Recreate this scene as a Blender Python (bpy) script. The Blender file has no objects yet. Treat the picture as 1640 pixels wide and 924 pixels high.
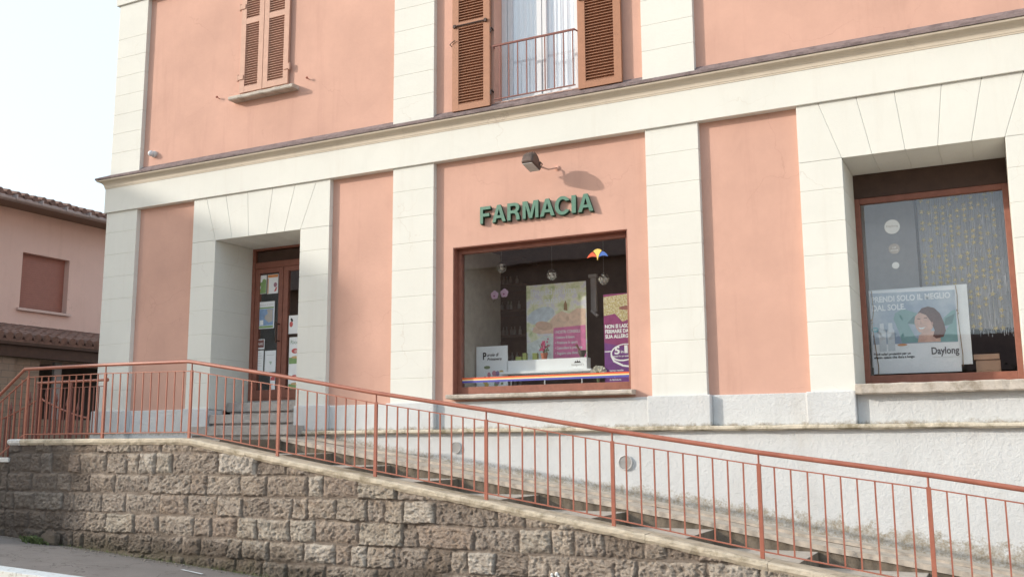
import bpy, math, random
import numpy as np
from mathutils import Vector, Matrix

random.seed(7)
C = bpy.context.scene.collection
R = math.radians

# ------------------------------------------------------------------ objects
ORG = {}

def link(o, parent=None, at=(0, 0, 0)):
    C.objects.link(o)
    if parent is not None:
        po = ORG[parent.name]
        o.parent = parent
        o.location = (at[0] - po[0], at[1] - po[1], at[2] - po[2])
    else:
        o.location = at
    ORG[o.name] = tuple(at)
    return o

def tag(o, label, cat, group=None, kind=None):
    if label: o['label'] = label
    if cat: o['category'] = cat
    if group: o['group'] = group
    if kind: o['kind'] = kind
    return o

def thing(name, at, label, cat, group=None):
    o = bpy.data.objects.new(name, None)
    o.empty_display_size = 0.2
    link(o, None, at)
    return tag(o, label, cat, group)

class MB:
    def __init__(s):
        s.v = []; s.f = []; s.m = []; s.mi = 0
    def add(s, vs, fs):
        n = len(s.v)
        s.v += [tuple(p) for p in vs]
        s.f += [tuple(i + n for i in f) for f in fs]
        s.m += [s.mi] * len(fs)
    def box(s, x0, x1, y0, y1, z0, z1):
        vs = [(x, y, z) for z in (z0, z1) for y in (y0, y1) for x in (x0, x1)]
        s.add(vs, [(0, 2, 3, 1), (4, 5, 7, 6), (0, 1, 5, 4), (2, 6, 7, 3), (0, 4, 6, 2), (1, 3, 7, 5)])
    def hexa(s, b, t):     # bottom ring and top ring of 4
        s.add(list(b) + list(t), [(3, 2, 1, 0), (4, 5, 6, 7), (0, 1, 5, 4), (1, 2, 6, 5), (2, 3, 7, 6), (3, 0, 4, 7)])
    def prism(s, poly, y0, y1):   # polygon in x,z extruded along y, poly counter-clockwise from the front (-y)
        n = len(poly)
        vs = [(x, y0, z) for x, z in poly] + [(x, y1, z) for x, z in poly]
        s.add(vs, [tuple(range(n)), tuple(range(2 * n - 1, n - 1, -1))] + [(i, i + n, (i + 1) % n + n, (i + 1) % n) for i in range(n)])
    def tube(s, a, b, r, n=8, r2=None):
        a = Vector(a); b = Vector(b); d = (b - a).normalized()
        u = d.orthogonal().normalized(); w = d.cross(u)
        r2 = r if r2 is None else r2
        vs = []
        for p, rr in ((a, r), (b, r2)):
            for k in range(n):
                t = 2 * math.pi * k / n
                vs.append(p + u * math.cos(t) * rr + w * math.sin(t) * rr)
        s.add(vs, [tuple(range(n - 1, -1, -1)), tuple(range(n, 2 * n))] + [(k, (k + 1) % n, (k + 1) % n + n, k + n) for k in range(n)])
    def path(s, pts, r, n=8):
        pts = [Vector(p) for p in pts]; vs = []
        for i, p in enumerate(pts):
            a = pts[max(i - 1, 0)]; b = pts[min(i + 1, len(pts) - 1)]
            d = (b - a).normalized()
            ref = Vector((0, 1, 0)) if abs(d.y) < .9 else Vector((0, 0, 1))
            u = d.cross(ref).normalized(); w = d.cross(u)
            for k in range(n):
                t = 2 * math.pi * k / n
                vs.append(p + u * math.cos(t) * r + w * math.sin(t) * r)
        fs = [tuple(range(n)), tuple(range(len(vs) - 1, len(vs) - n - 1, -1))]
        for i in range(len(pts) - 1):
            fs += [(i * n + k, (i + 1) * n + k, (i + 1) * n + (k + 1) % n, i * n + (k + 1) % n) for k in range(n)]
        s.add(vs, fs)
    def lathe(s, prof, c, n=16, axis='z'):
        vs = []
        for r, h in prof:
            for k in range(n):
                t = 2 * math.pi * k / n
                a, b = r * math.cos(t), r * math.sin(t)
                if axis == 'z': vs.append((c[0] + a, c[1] + b, c[2] + h))
                else: vs.append((c[0] + a, c[1] - h, c[2] + b))
        fs = [tuple(range(n)), tuple(range(len(vs) - 1, len(vs) - n - 1, -1))]
        for i in range(len(prof) - 1):
            fs += [(i * n + k, i * n + (k + 1) % n, (i + 1) * n + (k + 1) % n, (i + 1) * n + k) for k in range(n)]
        s.add(vs, fs)
    def ball(s, c, r, n=12, sx=1, sy=1, sz=1, wob=0):
        vs = []; m = n // 2
        for i in range(m + 1):
            ph = math.pi * i / m
            for k in range(n):
                t = 2 * math.pi * k / n
                rr = r * (1 + random.uniform(-wob, wob))
                vs.append((c[0] + sx * rr * math.sin(ph) * math.cos(t), c[1] + sy * rr * math.sin(ph) * math.sin(t), c[2] + sz * rr * math.cos(ph)))
        fs = []
        for i in range(m):
            fs += [(i * n + k, (i + 1) * n + k, (i + 1) * n + (k + 1) % n, i * n + (k + 1) % n) for k in range(n)]
        s.add(vs, fs)
    def mesh(s, name, mats, at=(0, 0, 0)):
        me = bpy.data.meshes.new(name)
        me.from_pydata([(x - at[0], y - at[1], z - at[2]) for x, y, z in s.v], [], s.f)
        for m in (mats if isinstance(mats, (list, tuple)) else [mats]): me.materials.append(m)
        if any(s.m): me.polygons.foreach_set('material_index', s.m)
        me.validate(); me.update()
        return me
    def build(s, name, mats, parent=None, at=None, bevel=0, smooth=False, fix=True):
        if at is None: at = ORG[parent.name] if parent is not None else (0, 0, 0)
        me = s.mesh(name, mats, at)
        if fix:
            import bmesh
            bm = bmesh.new(); bm.from_mesh(me)
            bmesh.ops.recalc_face_normals(bm, faces=bm.faces); bm.to_mesh(me); bm.free()
        o = bpy.data.objects.new(name, me); link(o, parent, at)
        if bevel:
            b = o.modifiers.new('bevel', 'BEVEL'); b.width = bevel; b.segments = 2; b.limit_method = 'ANGLE'; b.angle_limit = R(40)
        if smooth: me.polygons.foreach_set('use_smooth', [True] * len(me.polygons))
        return o

def add_mesh(name, me, mat, parent=None, at=(0, 0, 0), rot=None):
    o = bpy.data.objects.new(name, me); link(o, parent, at)
    me.materials.clear(); me.materials.append(mat)
    if rot: o.rotation_euler = rot
    return o

def shape_mesh(loops, depth=0.0, bevel=0.0):
    """closed outlines (with holes) filled flat; local x,y; extruded by +-depth"""
    cu = bpy.data.curves.new('outline', 'CURVE'); cu.dimensions = '2D'; cu.fill_mode = 'BOTH'
    cu.extrude = depth; cu.bevel_depth = bevel
    for lp in loops:
        sp = cu.splines.new('POLY'); sp.points.add(len(lp) - 1)
        for i, (x, y) in enumerate(lp): sp.points[i].co = (x, y, 0, 1)
        sp.use_cyclic_u = True
    ob = bpy.data.objects.new('outline', cu)
    me = bpy.data.meshes.new_from_object(ob)
    bpy.data.objects.remove(ob); bpy.data.curves.remove(cu)
    return me

def text_mesh(body, size, bold=0.0, width=None, align='LEFT', shear=0, space=1.0):
    cu = bpy.data.curves.new('text', 'FONT'); cu.body = body; cu.size = size; cu.offset = bold
    cu.align_x = align; cu.shear = shear; cu.space_character = space; cu.resolution_u = 3
    ob = bpy.data.objects.new('text', cu)
    me = bpy.data.meshes.new_from_object(ob)
    bpy.data.objects.remove(ob); bpy.data.curves.remove(cu)
    if width and len(me.vertices):
        xs = [v.co.x for v in me.vertices]; w = max(xs) - min(xs)
        x0 = min(xs) if align == 'LEFT' else 0
        for v in me.vertices: v.co.x = (v.co.x - x0) * width / w
    return me

def upright(name, me, mat, parent, at):
    """a flat x,y mesh stood up to face the street"""
    return add_mesh(name, me, mat, parent, at, (R(90), 0, 0))

# ------------------------------------------------------------------ materials
class NT:
    def __init__(s, name):
        s.m = bpy.data.materials.new(name); s.m.use_nodes = True
        s.t = s.m.node_tree; s.n = s.t.nodes; s.l = s.t.links
        s.b = s.n['Principled BSDF']; s.out = s.n['Material Output']
    def node(s, t, **k):
        n = s.n.new(t)
        for a, b in k.items(): setattr(n, a, b)
        return n
    def put(s, sock, v):
        if isinstance(v, bpy.types.NodeSocket): s.l.new(v, sock)
        elif v is not None:
            if sock.type == 'RGBA' and len(v) == 3: v = (*v, 1)
            sock.default_value = v
    def pos(s):
        return s.node('ShaderNodeNewGeometry').outputs['Position']
    def obj(s):
        return s.node('ShaderNodeTexCoord').outputs['Object']
    def noise(s, scale, detail=4, rough=.6, vec=None, dist=0, stretch=None):
        n = s.node('ShaderNodeTexNoise'); n.inputs['Scale'].default_value = scale
        n.inputs['Detail'].default_value = detail; n.inputs['Roughness'].default_value = rough
        n.inputs['Distortion'].default_value = dist
        v = vec or s.pos()
        if stretch:
            mp = s.node('ShaderNodeMapping'); mp.inputs['Scale'].default_value = stretch
            s.l.new(v, mp.inputs['Vector']); v = mp.outputs[0]
        s.l.new(v, n.inputs['Vector'])
        return n.outputs['Fac']
    def ramp(s, fac, stops):
        r = s.node('ShaderNodeValToRGB'); e = r.color_ramp.elements
        while len(e) < len(stops): e.new(.5)
        for i, (p, c) in enumerate(stops):
            e[i].position = p; e[i].color = (c, c, c, 1) if isinstance(c, (int, float)) else (*c, 1)
        s.l.new(fac, r.inputs[0]); return r.outputs[0]
    def mix(s, fac, a, b, mode='MIX'):
        m = s.node('ShaderNodeMix', data_type='RGBA', blend_type=mode)
        s.put(m.inputs[0], fac); s.put(m.inputs[6], a); s.put(m.inputs[7], b)
        return m.outputs[2]
    def math(s, op, a, b=None, c=None, clamp=False):
        m = s.node('ShaderNodeMath', operation=op); m.use_clamp = clamp
        for i, v in enumerate((a, b, c)):
            if v is not None: s.put(m.inputs[i], v)
        return m.outputs[0]
    def sep(s, v):
        n = s.node('ShaderNodeSeparateXYZ'); s.l.new(v, n.inputs[0]); return n.outputs
    def bump(s, h, strength=.3, dist=.01, normal=None):
        b = s.node('ShaderNodeBump'); b.inputs['Strength'].default_value = strength; b.inputs['Distance'].default_value = dist
        s.l.new(h, b.inputs['Height'])
        if normal is not None: s.l.new(normal, b.inputs['Normal'])
        return b.outputs[0]
    def done(s, col=None, rough=.8, normal=None, metal=0, spec=.3):
        s.put(s.b.inputs['Base Color'], col); s.put(s.b.inputs['Roughness'], rough)
        s.b.inputs['Metallic'].default_value = metal; s.b.inputs['Specular IOR Level'].default_value = spec
        if normal is not None: s.l.new(normal, s.b.inputs['Normal'])
        return s.m

def simple(name, col, rough=.6, metal=0, spec=.4, var=.12, scale=9, bump=0, bscale=60):
    t = NT(name)
    n = t.noise(scale, 4, .65)
    d = tuple(c * (1 - var) for c in col); u = tuple(min(c * (1 + var), 1) for c in col)
    c = t.mix(t.ramp(n, [(.3, 0.0), (.7, 1.0)]), d, u)
    nm = t.bump(t.noise(bscale, 4, .6), bump, .004) if bump else None
    return t.done(c, rough, nm, metal, spec)

def plaster(name, col, dirt, var=.08, bump=.25, bscale=35, rough=.88, streak=.25, blotch=1.1, coarse=0.0):
    t = NT(name)
    big = t.ramp(t.noise(blotch, 5, .62), [(.32, 0.0), (.7, 1.0)])
    fine = t.ramp(t.noise(14, 5, .7), [(.3, 0.0), (.75, 1.0)])
    c = t.mix(big, tuple(x * (1 - var) for x in col), tuple(min(1, x * (1 + var)) for x in col))
    c = t.mix(t.math('MULTIPLY', fine, .22), c, tuple(x * (1 - 1.4 * var) for x in col))
    st = t.ramp(t.noise(2.2, 6, .7, stretch=(2.6, 2.6, .22)), [(.54, 0.0), (.74, 1.0)])
    c = t.mix(t.math('MULTIPLY', st, streak), c, dirt)
    wv = t.node('ShaderNodeVectorMath', operation='ADD'); nv = t.node('ShaderNodeTexNoise'); nv.inputs['Scale'].default_value = 1.6; nv.inputs['Detail'].default_value = 5
    t.l.new(t.pos(), nv.inputs['Vector']); t.l.new(t.pos(), wv.inputs[0]); t.l.new(nv.outputs['Color'], wv.inputs[1])
    vo = t.node('ShaderNodeTexVoronoi', feature='DISTANCE_TO_EDGE'); vo.inputs['Scale'].default_value = .55; t.l.new(wv.outputs[0], vo.inputs['Vector'])
    ck = t.math('MULTIPLY', t.math('SUBTRACT', .0035, vo.outputs['Distance']), 400, clamp=True)
    ck = t.math('MULTIPLY', ck, t.ramp(t.noise(.8, 3, .6), [(.48, 0.0), (.60, 1.0)]))
    c = t.mix(t.math('MULTIPLY', ck, .45), c, dirt)
    pt = t.ramp(t.noise(.55, 4, .55, dist=1.0), [(.56, 0.0), (.585, 1.0)])
    c = t.mix(t.math('MULTIPLY', pt, .16), c, tuple(min(1, x * 1.10) for x in col))
    h = t.noise(bscale, 6, .72)
    if coarse:
        v = t.noise(bscale * .42, 3, .5, dist=.6)
        h = t.math('ADD', t.math('MULTIPLY', h, .5), t.math('MULTIPLY', v, coarse))
    nm = t.bump(h, bump, .012)
    return t.done(c, rough, nm, 0, .2)

M = {}
M['pink'] = plaster('pink_plaster', (.595, .362, .292), (.45, .26, .21), .09, .22, 26, streak=.35)
M['cream'] = plaster('cream_plaster', (.69, .69, .652), (.55, .50, .44), .035, .22, 22, streak=.2)
M['soffit'] = M['cream']

def plinth_mat(name, moss_slope):
    t = NT(name)
    p = t.pos(); x, y, z = t.sep(p)
    col = (.60, .615, .63)
    c = t.mix(t.ramp(t.noise(1.3, 5, .6), [(.3, 0.0), (.7, 1.0)]), tuple(v * .93 for v in col), tuple(v * 1.06 for v in col))
    c = t.mix(t.math('MULTIPLY', t.ramp(t.noise(3, 6, .7, stretch=(1, 1, .25)), [(.52, 0.0), (.75, 1.0)]), .28), c, (.42, .38, .34))
    if moss_slope:   # height above the sloping kerb that runs down along the wall
        h = t.math('SUBTRACT', z, t.math('MAXIMUM', t.math('MULTIPLY_ADD', x, -.158, .725), .2))
        n = t.noise(5, 6, .8); n2 = t.noise(42, 5, .8)
        lim = t.math('MULTIPLY_ADD', n, .62, -.17)
        wid = t.math('MULTIPLY_ADD', x, .17, .95, clamp=True)
        lim = t.math('MULTIPLY', lim, t.math('ADD', wid, .30))
        f = t.math('SUBTRACT', lim, h)
        f = t.math('ADD', f, t.math('MULTIPLY_ADD', n2, .22, -.11))
        f = t.math('MULTIPLY', f, 16, clamp=True)
        den = t.ramp(t.noise(26, 5, .8), [(.36, .25), (.60, 1.0)])
        c = t.mix(t.math('MULTIPLY', t.math('MULTIPLY', f, .92), den), c, t.mix(n2, (.19, .155, .105), (.37, .32, .24)))
    else:
        h = t.math('SUBTRACT', z, 2.0)
        n = t.noise(7, 6, .75); n2 = t.noise(34, 4, .7)
        f = t.math('SUBTRACT', t.math('MULTIPLY_ADD', n, .13, -.03), t.math('ABSOLUTE', h))
        f = t.math('ADD', f, t.math('MULTIPLY_ADD', n2, .07, -.035))
        f = t.math('MULTIPLY', f, 24, clamp=True)
        c = t.mix(t.math('MULTIPLY', f, .85), c, (.25, .20, .14))
    hh = t.math('ADD', t.math('MULTIPLY', t.noise(24, 5, .65, dist=.5), .8), t.math('MULTIPLY', t.noise(75, 4, .7), .35))
    return t.done(c, .9, t.bump(hh, .6, .022), 0, .2)
M['plinth'] = plinth_mat('grey_plinth_plaster', False)
M['base'] = plinth_mat('rough_base_plaster', True)

def stone_trim(name, col, dark, amt=.6, sc=6, thr=.5):
    t = NT(name)
    c = t.mix(t.ramp(t.noise(11, 5, .7), [(.3, 0.0), (.7, 1.0)]), tuple(v * .82 for v in col), tuple(min(1, v * 1.12) for v in col))
    m = t.ramp(t.noise(sc, 7, .72), [(thr, 0.0), (thr + .16, 1.0)])
    c = t.mix(t.math('MULTIPLY', m, amt), c, dark)
    h = t.math('ADD', t.noise(28, 5, .7), t.math('MULTIPLY', t.noise(110, 3, .6), .4))
    return t.done(c, .88, t.bump(h, .6, .014), 0, .2)
M['ledge'] = stone_trim('ledge_stone', (.62, .56, .46), (.20, .165, .10), .8, 5, .47)
M['sill'] = stone_trim('sill_stone', (.52, .47, .42), (.19, .15, .10), .65, 5, .50)
M['coping'] = stone_trim('coping_stone', (.56, .49, .39), (.20, .16, .10), .7, 3.5, .49)
M['tread'] = stone_trim('ramp_concrete', (.50, .45, .40), (.25, .22, .17), .4, 3, .54)
M['kerb'] = stone_trim('ramp_kerb', (.54, .47, .40), (.27, .23, .17), .4, 5, .54)
M['damp_shade'] = stone_trim('damp_shaded_concrete', (.20, .165, .13), (.09, .075, .05), .6, 5, .48)  # dark concrete for kerb faces; on the ramp risers it is painted shade
M['step'] = stone_trim('step_granite', (.42, .39, .37), (.22, .19, .16), .5, 5, .52)
M['whitestone'] = stone_trim('pale_stone', (.66, .65, .64), (.4, .38, .36), .4, 5, .55)
M['zinc'] = stone_trim('cornice_flashing', (.24, .19, .19), (.12, .09, .09), .7, 7, .46)
M['cornice'] = plaster('cornice_plaster', (.62, .55, .46), (.42, .34, .28), .06, .2, 22, streak=.4)

t = NT('rail_paint')
c = t.mix(t.ramp(t.noise(6, 4, .6), [(.3, 0.0), (.7, 1.0)]), (.30, .10, .068), (.38, .14, .095))
c = t.mix(t.math('MULTIPLY', t.ramp(t.noise(26, 6, .8), [(.58, 0.0), (.66, 1.0)]), .8), c, (.20, .085, .055))
M['rail'] = t.done(c, .42, t.bump(t.noise(70, 4, .7), .2, .003), 0, .45)
M['raildark'] = simple('rail_paint_dark', (.21, .075, .06), .5, 0, .4, .14, 14, .12, 90)
M['shutter'] = simple('shutter_paint', (.36, .17, .10), .55, 0, .4, .08, 10, .1, 50)
M['shutter_faded'] = simple('faded_shutter_paint', (.50, .30, .23), .6, 0, .3, .08, 10, .1, 50)
M['iron'] = simple('dark_iron', (.07, .045, .04), .6, .3)
M['frame'] = simple('window_frame_brown', (.255, .10, .07), .45, 0, .4, .14, 12, .12, 60)
M['framedark'] = simple('frame_dark_brown', (.075, .045, .035), .55, 0, .3, .15, 8)
M['white'] = simple('white_paint', (.66, .68, .72), .45, 0, .4, .03)
M['curtain'] = None
M['letter'] = simple('sign_green', (.085, .20, .145), .42, 0, .5, .1, 16)
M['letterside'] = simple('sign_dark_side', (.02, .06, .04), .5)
M['grey'] = simple('grey_plastic', (.56, .55, .54), .5)
M['lamp'] = simple('lamp_housing', (.10, .07, .06), .5, .2, .4, .25, 20, .2, 60)
M['dark'] = simple('dark_interior', (.035, .026, .024), .9)
M['interior'] = simple('shop_interior_wall', (.17, .12, .10), .9)
M['beige'] = simple('display_side_wall', (.46, .42, .36), .8)
M['black'] = simple('black_print', (.03, .03, .035), .6, var=.02)
M['paper'] = simple('white_paper', (.88, .89, .90), .6, var=.02)
M['board'] = simple('white_board', (.86, .88, .89), .5, var=.03)
M['string'] = simple('twine', (.30, .20, .12), .9)

def flat(name, col, rough=.55):
    if name not in M: M[name] = simple(name, col, rough, 0, .3, .16 if 'print' in name else .06, 16)
    return M[name]

def glass_mat(name, refl, tint=(.96, .97, .98)):
    t = NT(name); t.n.remove(t.b)
    tr = t.node('ShaderNodeBsdfTransparent'); tr.inputs[0].default_value = (*tint, 1)
    gl = t.node('ShaderNodeBsdfGlossy'); gl.inputs['Roughness'].default_value = .015
    gl.inputs['Color'].default_value = (.92, .95, 1, 1)
    t.l.new(t.bump(t.noise(1.3, 2, .5), .015, .05), gl.inputs['Normal'])
    fr = t.node('ShaderNodeLayerWeight'); fr.inputs['Blend'].default_value = .5      # same on both faces of the pane
    f = t.math('MULTIPLY_ADD', t.math('POWER', fr.outputs['Facing'], 4.0), .6, refl, clamp=True)
    mx = t.node('ShaderNodeMixShader'); t.l.new(f, mx.inputs[0]); t.l.new(tr.outputs[0], mx.inputs[1]); t.l.new(gl.outputs[0], mx.inputs[2])
    t.l.new(mx.outputs[0], t.out.inputs[0]); return t.m
M['glass'] = glass_mat('shop_glass', .075, (.97, .98, .98))
M['glassR'] = glass_mat('side_window_glass', .055)
M['glassU'] = glass_mat('upper_glass', .05)

t = NT('net_curtain')
w = t.node('ShaderNodeTexWave', wave_type='BANDS', bands_direction='X'); w.inputs['Scale'].default_value = 5
w.inputs['Distortion'].default_value = 2.5; w.inputs['Detail'].default_value = 2
mp = t.node('ShaderNodeMapping'); mp.inputs['Scale'].default_value = (1, 1, .12)
t.l.new(t.pos(), mp.inputs[0]); t.l.new(mp.outputs[0], w.inputs[0])
M['curtain'] = t.done(t.mix(w.outputs['Fac'], (.82, .86, .90), (.88, .90, .93)), .9, t.bump(w.outputs['Fac'], .12, .01))

M['roadtop'] = simple('bounce_road_surface', (.36, .27, .19), .9, var=.15, scale=2, bump=.3, bscale=120)  # pale warm road colour, set to bounce light up under the soffits
t = NT('old_asphalt')
n1 = t.noise(240, 3, .8); n2 = t.noise(2.2, 6, .65); n3 = t.noise(55, 4, .7)
c = t.mix(t.ramp(n2, [(.3, 0.0), (.72, 1.0)]), (.135, .118, .115), (.205, .185, .18))
c = t.mix(t.ramp(n1, [(.35, 0.0), (.75, 1.0)]), c, (.27, .25, .24))
c = t.mix(t.math('MULTIPLY', t.ramp(n3, [(.6, 0.0), (.72, 1.0)]), .5), c, (.09, .08, .075))
y_ = t.sep(t.pos())[1]
vo = t.node('ShaderNodeTexVoronoi', feature='DISTANCE_TO_EDGE'); vo.inputs['Scale'].default_value = .9
nv = t.node('ShaderNodeTexNoise'); nv.inputs['Scale'].default_value = 2.5; nv.inputs['Detail'].default_value = 6; wv = t.node('ShaderNodeVectorMath', operation='ADD')
t.l.new(t.pos(), nv.inputs['Vector']); t.l.new(t.pos(), wv.inputs[0]); t.l.new(nv.outputs['Color'], wv.inputs[1]); t.l.new(wv.outputs[0], vo.inputs['Vector'])
c = t.mix(t.math('MULTIPLY', t.math('MULTIPLY', t.math('SUBTRACT', .008, vo.outputs['Distance']), 200, clamp=True), .6), c, (.06, .05, .045))
c = t.mix(t.math('MULTIPLY', t.ramp(t.noise(5, 5, .7), [(.60, 0.0), (.66, 1.0)]), .4), c, (.11, .085, .075))
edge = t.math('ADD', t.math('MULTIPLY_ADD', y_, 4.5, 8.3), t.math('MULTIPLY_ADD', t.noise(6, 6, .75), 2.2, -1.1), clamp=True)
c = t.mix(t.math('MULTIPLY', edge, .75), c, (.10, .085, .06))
M['asphalt'] = t.done(c, .9, t.bump(t.math('ADD', n1, t.math('MULTIPLY', n3, .6)), .6, .006))

t = NT('rough_ashlar')
at = t.node('ShaderNodeAttribute'); at.attribute_name = 'stone'
sr, sg, sb = t.sep(at.outputs['Vector'])
x, y, z = t.sep(t.pos())
c = t.ramp(sr, [(0, (.36, .295, .24)), (.2, (.50, .43, .37)), (.45, (.64, .555, .47)), (.6, (.50, .40, .33)), (.8, (.60, .53, .44)), (1, (.76, .69, .61))])
c = t.mix(t.ramp(t.noise(9, 6, .75), [(.35, 0.0), (.7, 1.0)]), c, t.mix(.75, c, (.17, .13, .11)))
c = t.mix(t.math('MULTIPLY', t.ramp(t.noise(40, 5, .8, dist=.4), [(.52, 0.0), (.68, 1.0)]), .75), c, (.12, .095, .08))
c = t.mix(t.math('MULTIPLY', t.ramp(t.noise(65, 4, .7), [(.58, 0.0), (.74, 1.0)]), .6), c, (.68, .62, .57))
c = t.mix(t.math('MULTIPLY', t.ramp(t.noise(3.2, 6, .7), [(.54, 0.0), (.70, 1.0)]), .35), c, (.42, .29, .19))
c = t.mix(sg, t.mix(t.noise(20, 4, .7), (.24, .195, .165), (.42, .36, .31)), c)
c = t.mix(t.math('MULTIPLY', t.math('SUBTRACT', 1.0, sb, clamp=True), .72), c, (.15, .115, .09))  # low relief darkened: crevice shade painted into the stone colour
gz = t.math('SUBTRACT', z, t.math('MULTIPLY_ADD', x, -.0625, .015))
lim = t.math('MULTIPLY_ADD', t.noise(2.2, 6, .75), .95, -.14)
damp_shade = t.math('MULTIPLY', t.math('SUBTRACT', lim, gz), 5, clamp=True)
c = t.mix(t.math('MULTIPLY', damp_shade, .8), c, (.12, .095, .075))
gs = t.math('MULTIPLY', t.math('SUBTRACT', t.math('MULTIPLY_ADD', t.noise(3.5, 7, .8), .75, -.2), gz), 6, clamp=True)
c = t.mix(t.math('MULTIPLY', gs, .3), c, (.10, .10, .055))
lf = t.math('MULTIPLY', t.math('SUBTRACT', -8.6, t.math('ADD', x, t.math('MULTIPLY', t.noise(1.6, 5, .7), 1.9))), .9, clamp=True)  # left end darkened: part stain, part shade painted into the colour
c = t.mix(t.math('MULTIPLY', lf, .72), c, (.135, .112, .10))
n1 = t.noise(48, 6, .78, dist=.8); n2 = t.noise(150, 4, .7)
M['ashlar'] = t.done(c, .9, t.bump(t.math('ADD', n1, t.math('MULTIPLY', n2, .5)), 1.0, .022), 0, .2)

t = NT('pier_masonry')
br = t.node('ShaderNodeTexBrick'); br.inputs['Scale'].default_value = 1
br.inputs['Brick Width'].default_value = .3; br.inputs['Row Height'].default_value = .13; br.inputs['Mortar Size'].default_value = .008
br.inputs['Color1'].default_value = (.30, .22, .16, 1); br.inputs['Color2'].default_value = (.22, .17, .14, 1); br.inputs['Mortar'].default_value = (.12, .1, .09, 1)
cx = t.node('ShaderNodeCombineXYZ'); s_ = t.sep(t.pos()); t.l.new(t.math('ADD', s_[0], s_[1]), cx.inputs[0]); t.l.new(s_[2], cx.inputs[1])
t.l.new(cx.outputs[0], br.inputs['Vector'])
M['pier'] = t.done(t.mix(t.math('MULTIPLY', t.noise(12, 5, .7), .7), br.outputs[0], (.40, .32, .26)), .9, t.bump(t.noise(25, 5, .7), .6, .02))
M['nbwall'] = plaster('neighbour_plaster', (.72, .52, .455), (.52, .36, .30), .06, .2, 25, streak=.3, blotch=.6)
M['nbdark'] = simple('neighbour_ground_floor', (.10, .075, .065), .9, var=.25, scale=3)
M['tile'] = stone_trim('clay_roof_tile', (.235, .15, .125), (.10, .075, .07), .6, 6, .47)
M['roller'] = simple('roller_shutter', (.36, .17, .135), .6, var=.06)
M['gutter'] = simple('gutter_metal', (.42, .36, .35), .5, .3)
M['leaf'] = simple('weed_leaf', (.11, .14, .055), .7, var=.45, scale=30)
M['tree'] = simple('tree_leaf', (.045, .07, .025), .8, var=.4, scale=3)
M['bark'] = simple('bark', (.10, .075, .055), .9)
M['across'] = simple('far_facade', (.30, .20, .16), .9, var=.2, scale=1)

# ------------------------------------------------------------------ camera, sun, sky
cam = bpy.data.cameras.new('camera'); co = bpy.data.objects.new('camera', cam); C.objects.link(co)
f_, yaw, p_, r_ = 1559.0, -.4675, .1562, -.0059
fw = Vector((math.sin(yaw) * math.cos(p_), math.cos(yaw) * math.cos(p_), math.sin(p_)))
ri = Vector((math.cos(yaw), -math.sin(yaw), 0)); up = ri.cross(fw)
r2 = ri * math.cos(r_) + up * math.sin(r_); u2 = -ri * math.sin(r_) + up * math.cos(r_)
mw = Matrix((r2, u2, -fw)).transposed().to_4x4(); mw.translation = (0, -10, 1.85)
co.matrix_world = mw
cam.sensor_width = 36; cam.lens = 36 * f_ / 1640; cam.clip_start = .05; cam.clip_end = 600
bpy.context.scene.camera = co

SD = Vector((1.6, 1.0, -.70)).normalized()
sun = bpy.data.lights.new('sun', 'SUN'); sun.energy = 2.0; sun.angle = R(.8); sun.color = (1, .925, .815)
so = bpy.data.objects.new('sun', sun); C.objects.link(so); so.rotation_euler = SD.to_track_quat('-Z', 'Y').to_euler(); so.location = (-20, -20, 20)
W = bpy.data.worlds.new('World'); bpy.context.scene.world = W; W.use_nodes = True
sky = W.node_tree.nodes.new('ShaderNodeTexSky'); sky.sky_type = 'NISHITA'; sky.sun_disc = False
sky.sun_elevation = math.asin(-SD.z); sky.sun_rotation = math.atan2(-SD.x, -SD.y) % (2 * math.pi)
sky.air_density = 1.0; sky.dust_density = 4.0; sky.ozone_density = 1.0
bg = W.node_tree.nodes['Background']; bg.inputs[1].default_value = .15
hz_ = W.node_tree.nodes.new('ShaderNodeMix'); hz_.data_type = 'RGBA'; hz_.inputs[0].default_value = .58
hz_.inputs[7].default_value = (4.9, 5.7, 6.1, 1)     # even summer haze over the blue
W.node_tree.links.new(sky.outputs[0], hz_.inputs[6]); W.node_tree.links.new(hz_.outputs[2], bg.inputs[0])
vs = bpy.context.scene.view_settings
vs.view_transform = 'Standard'; vs.look = 'None'; vs.gamma = 1; vs.exposure = .79

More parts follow.
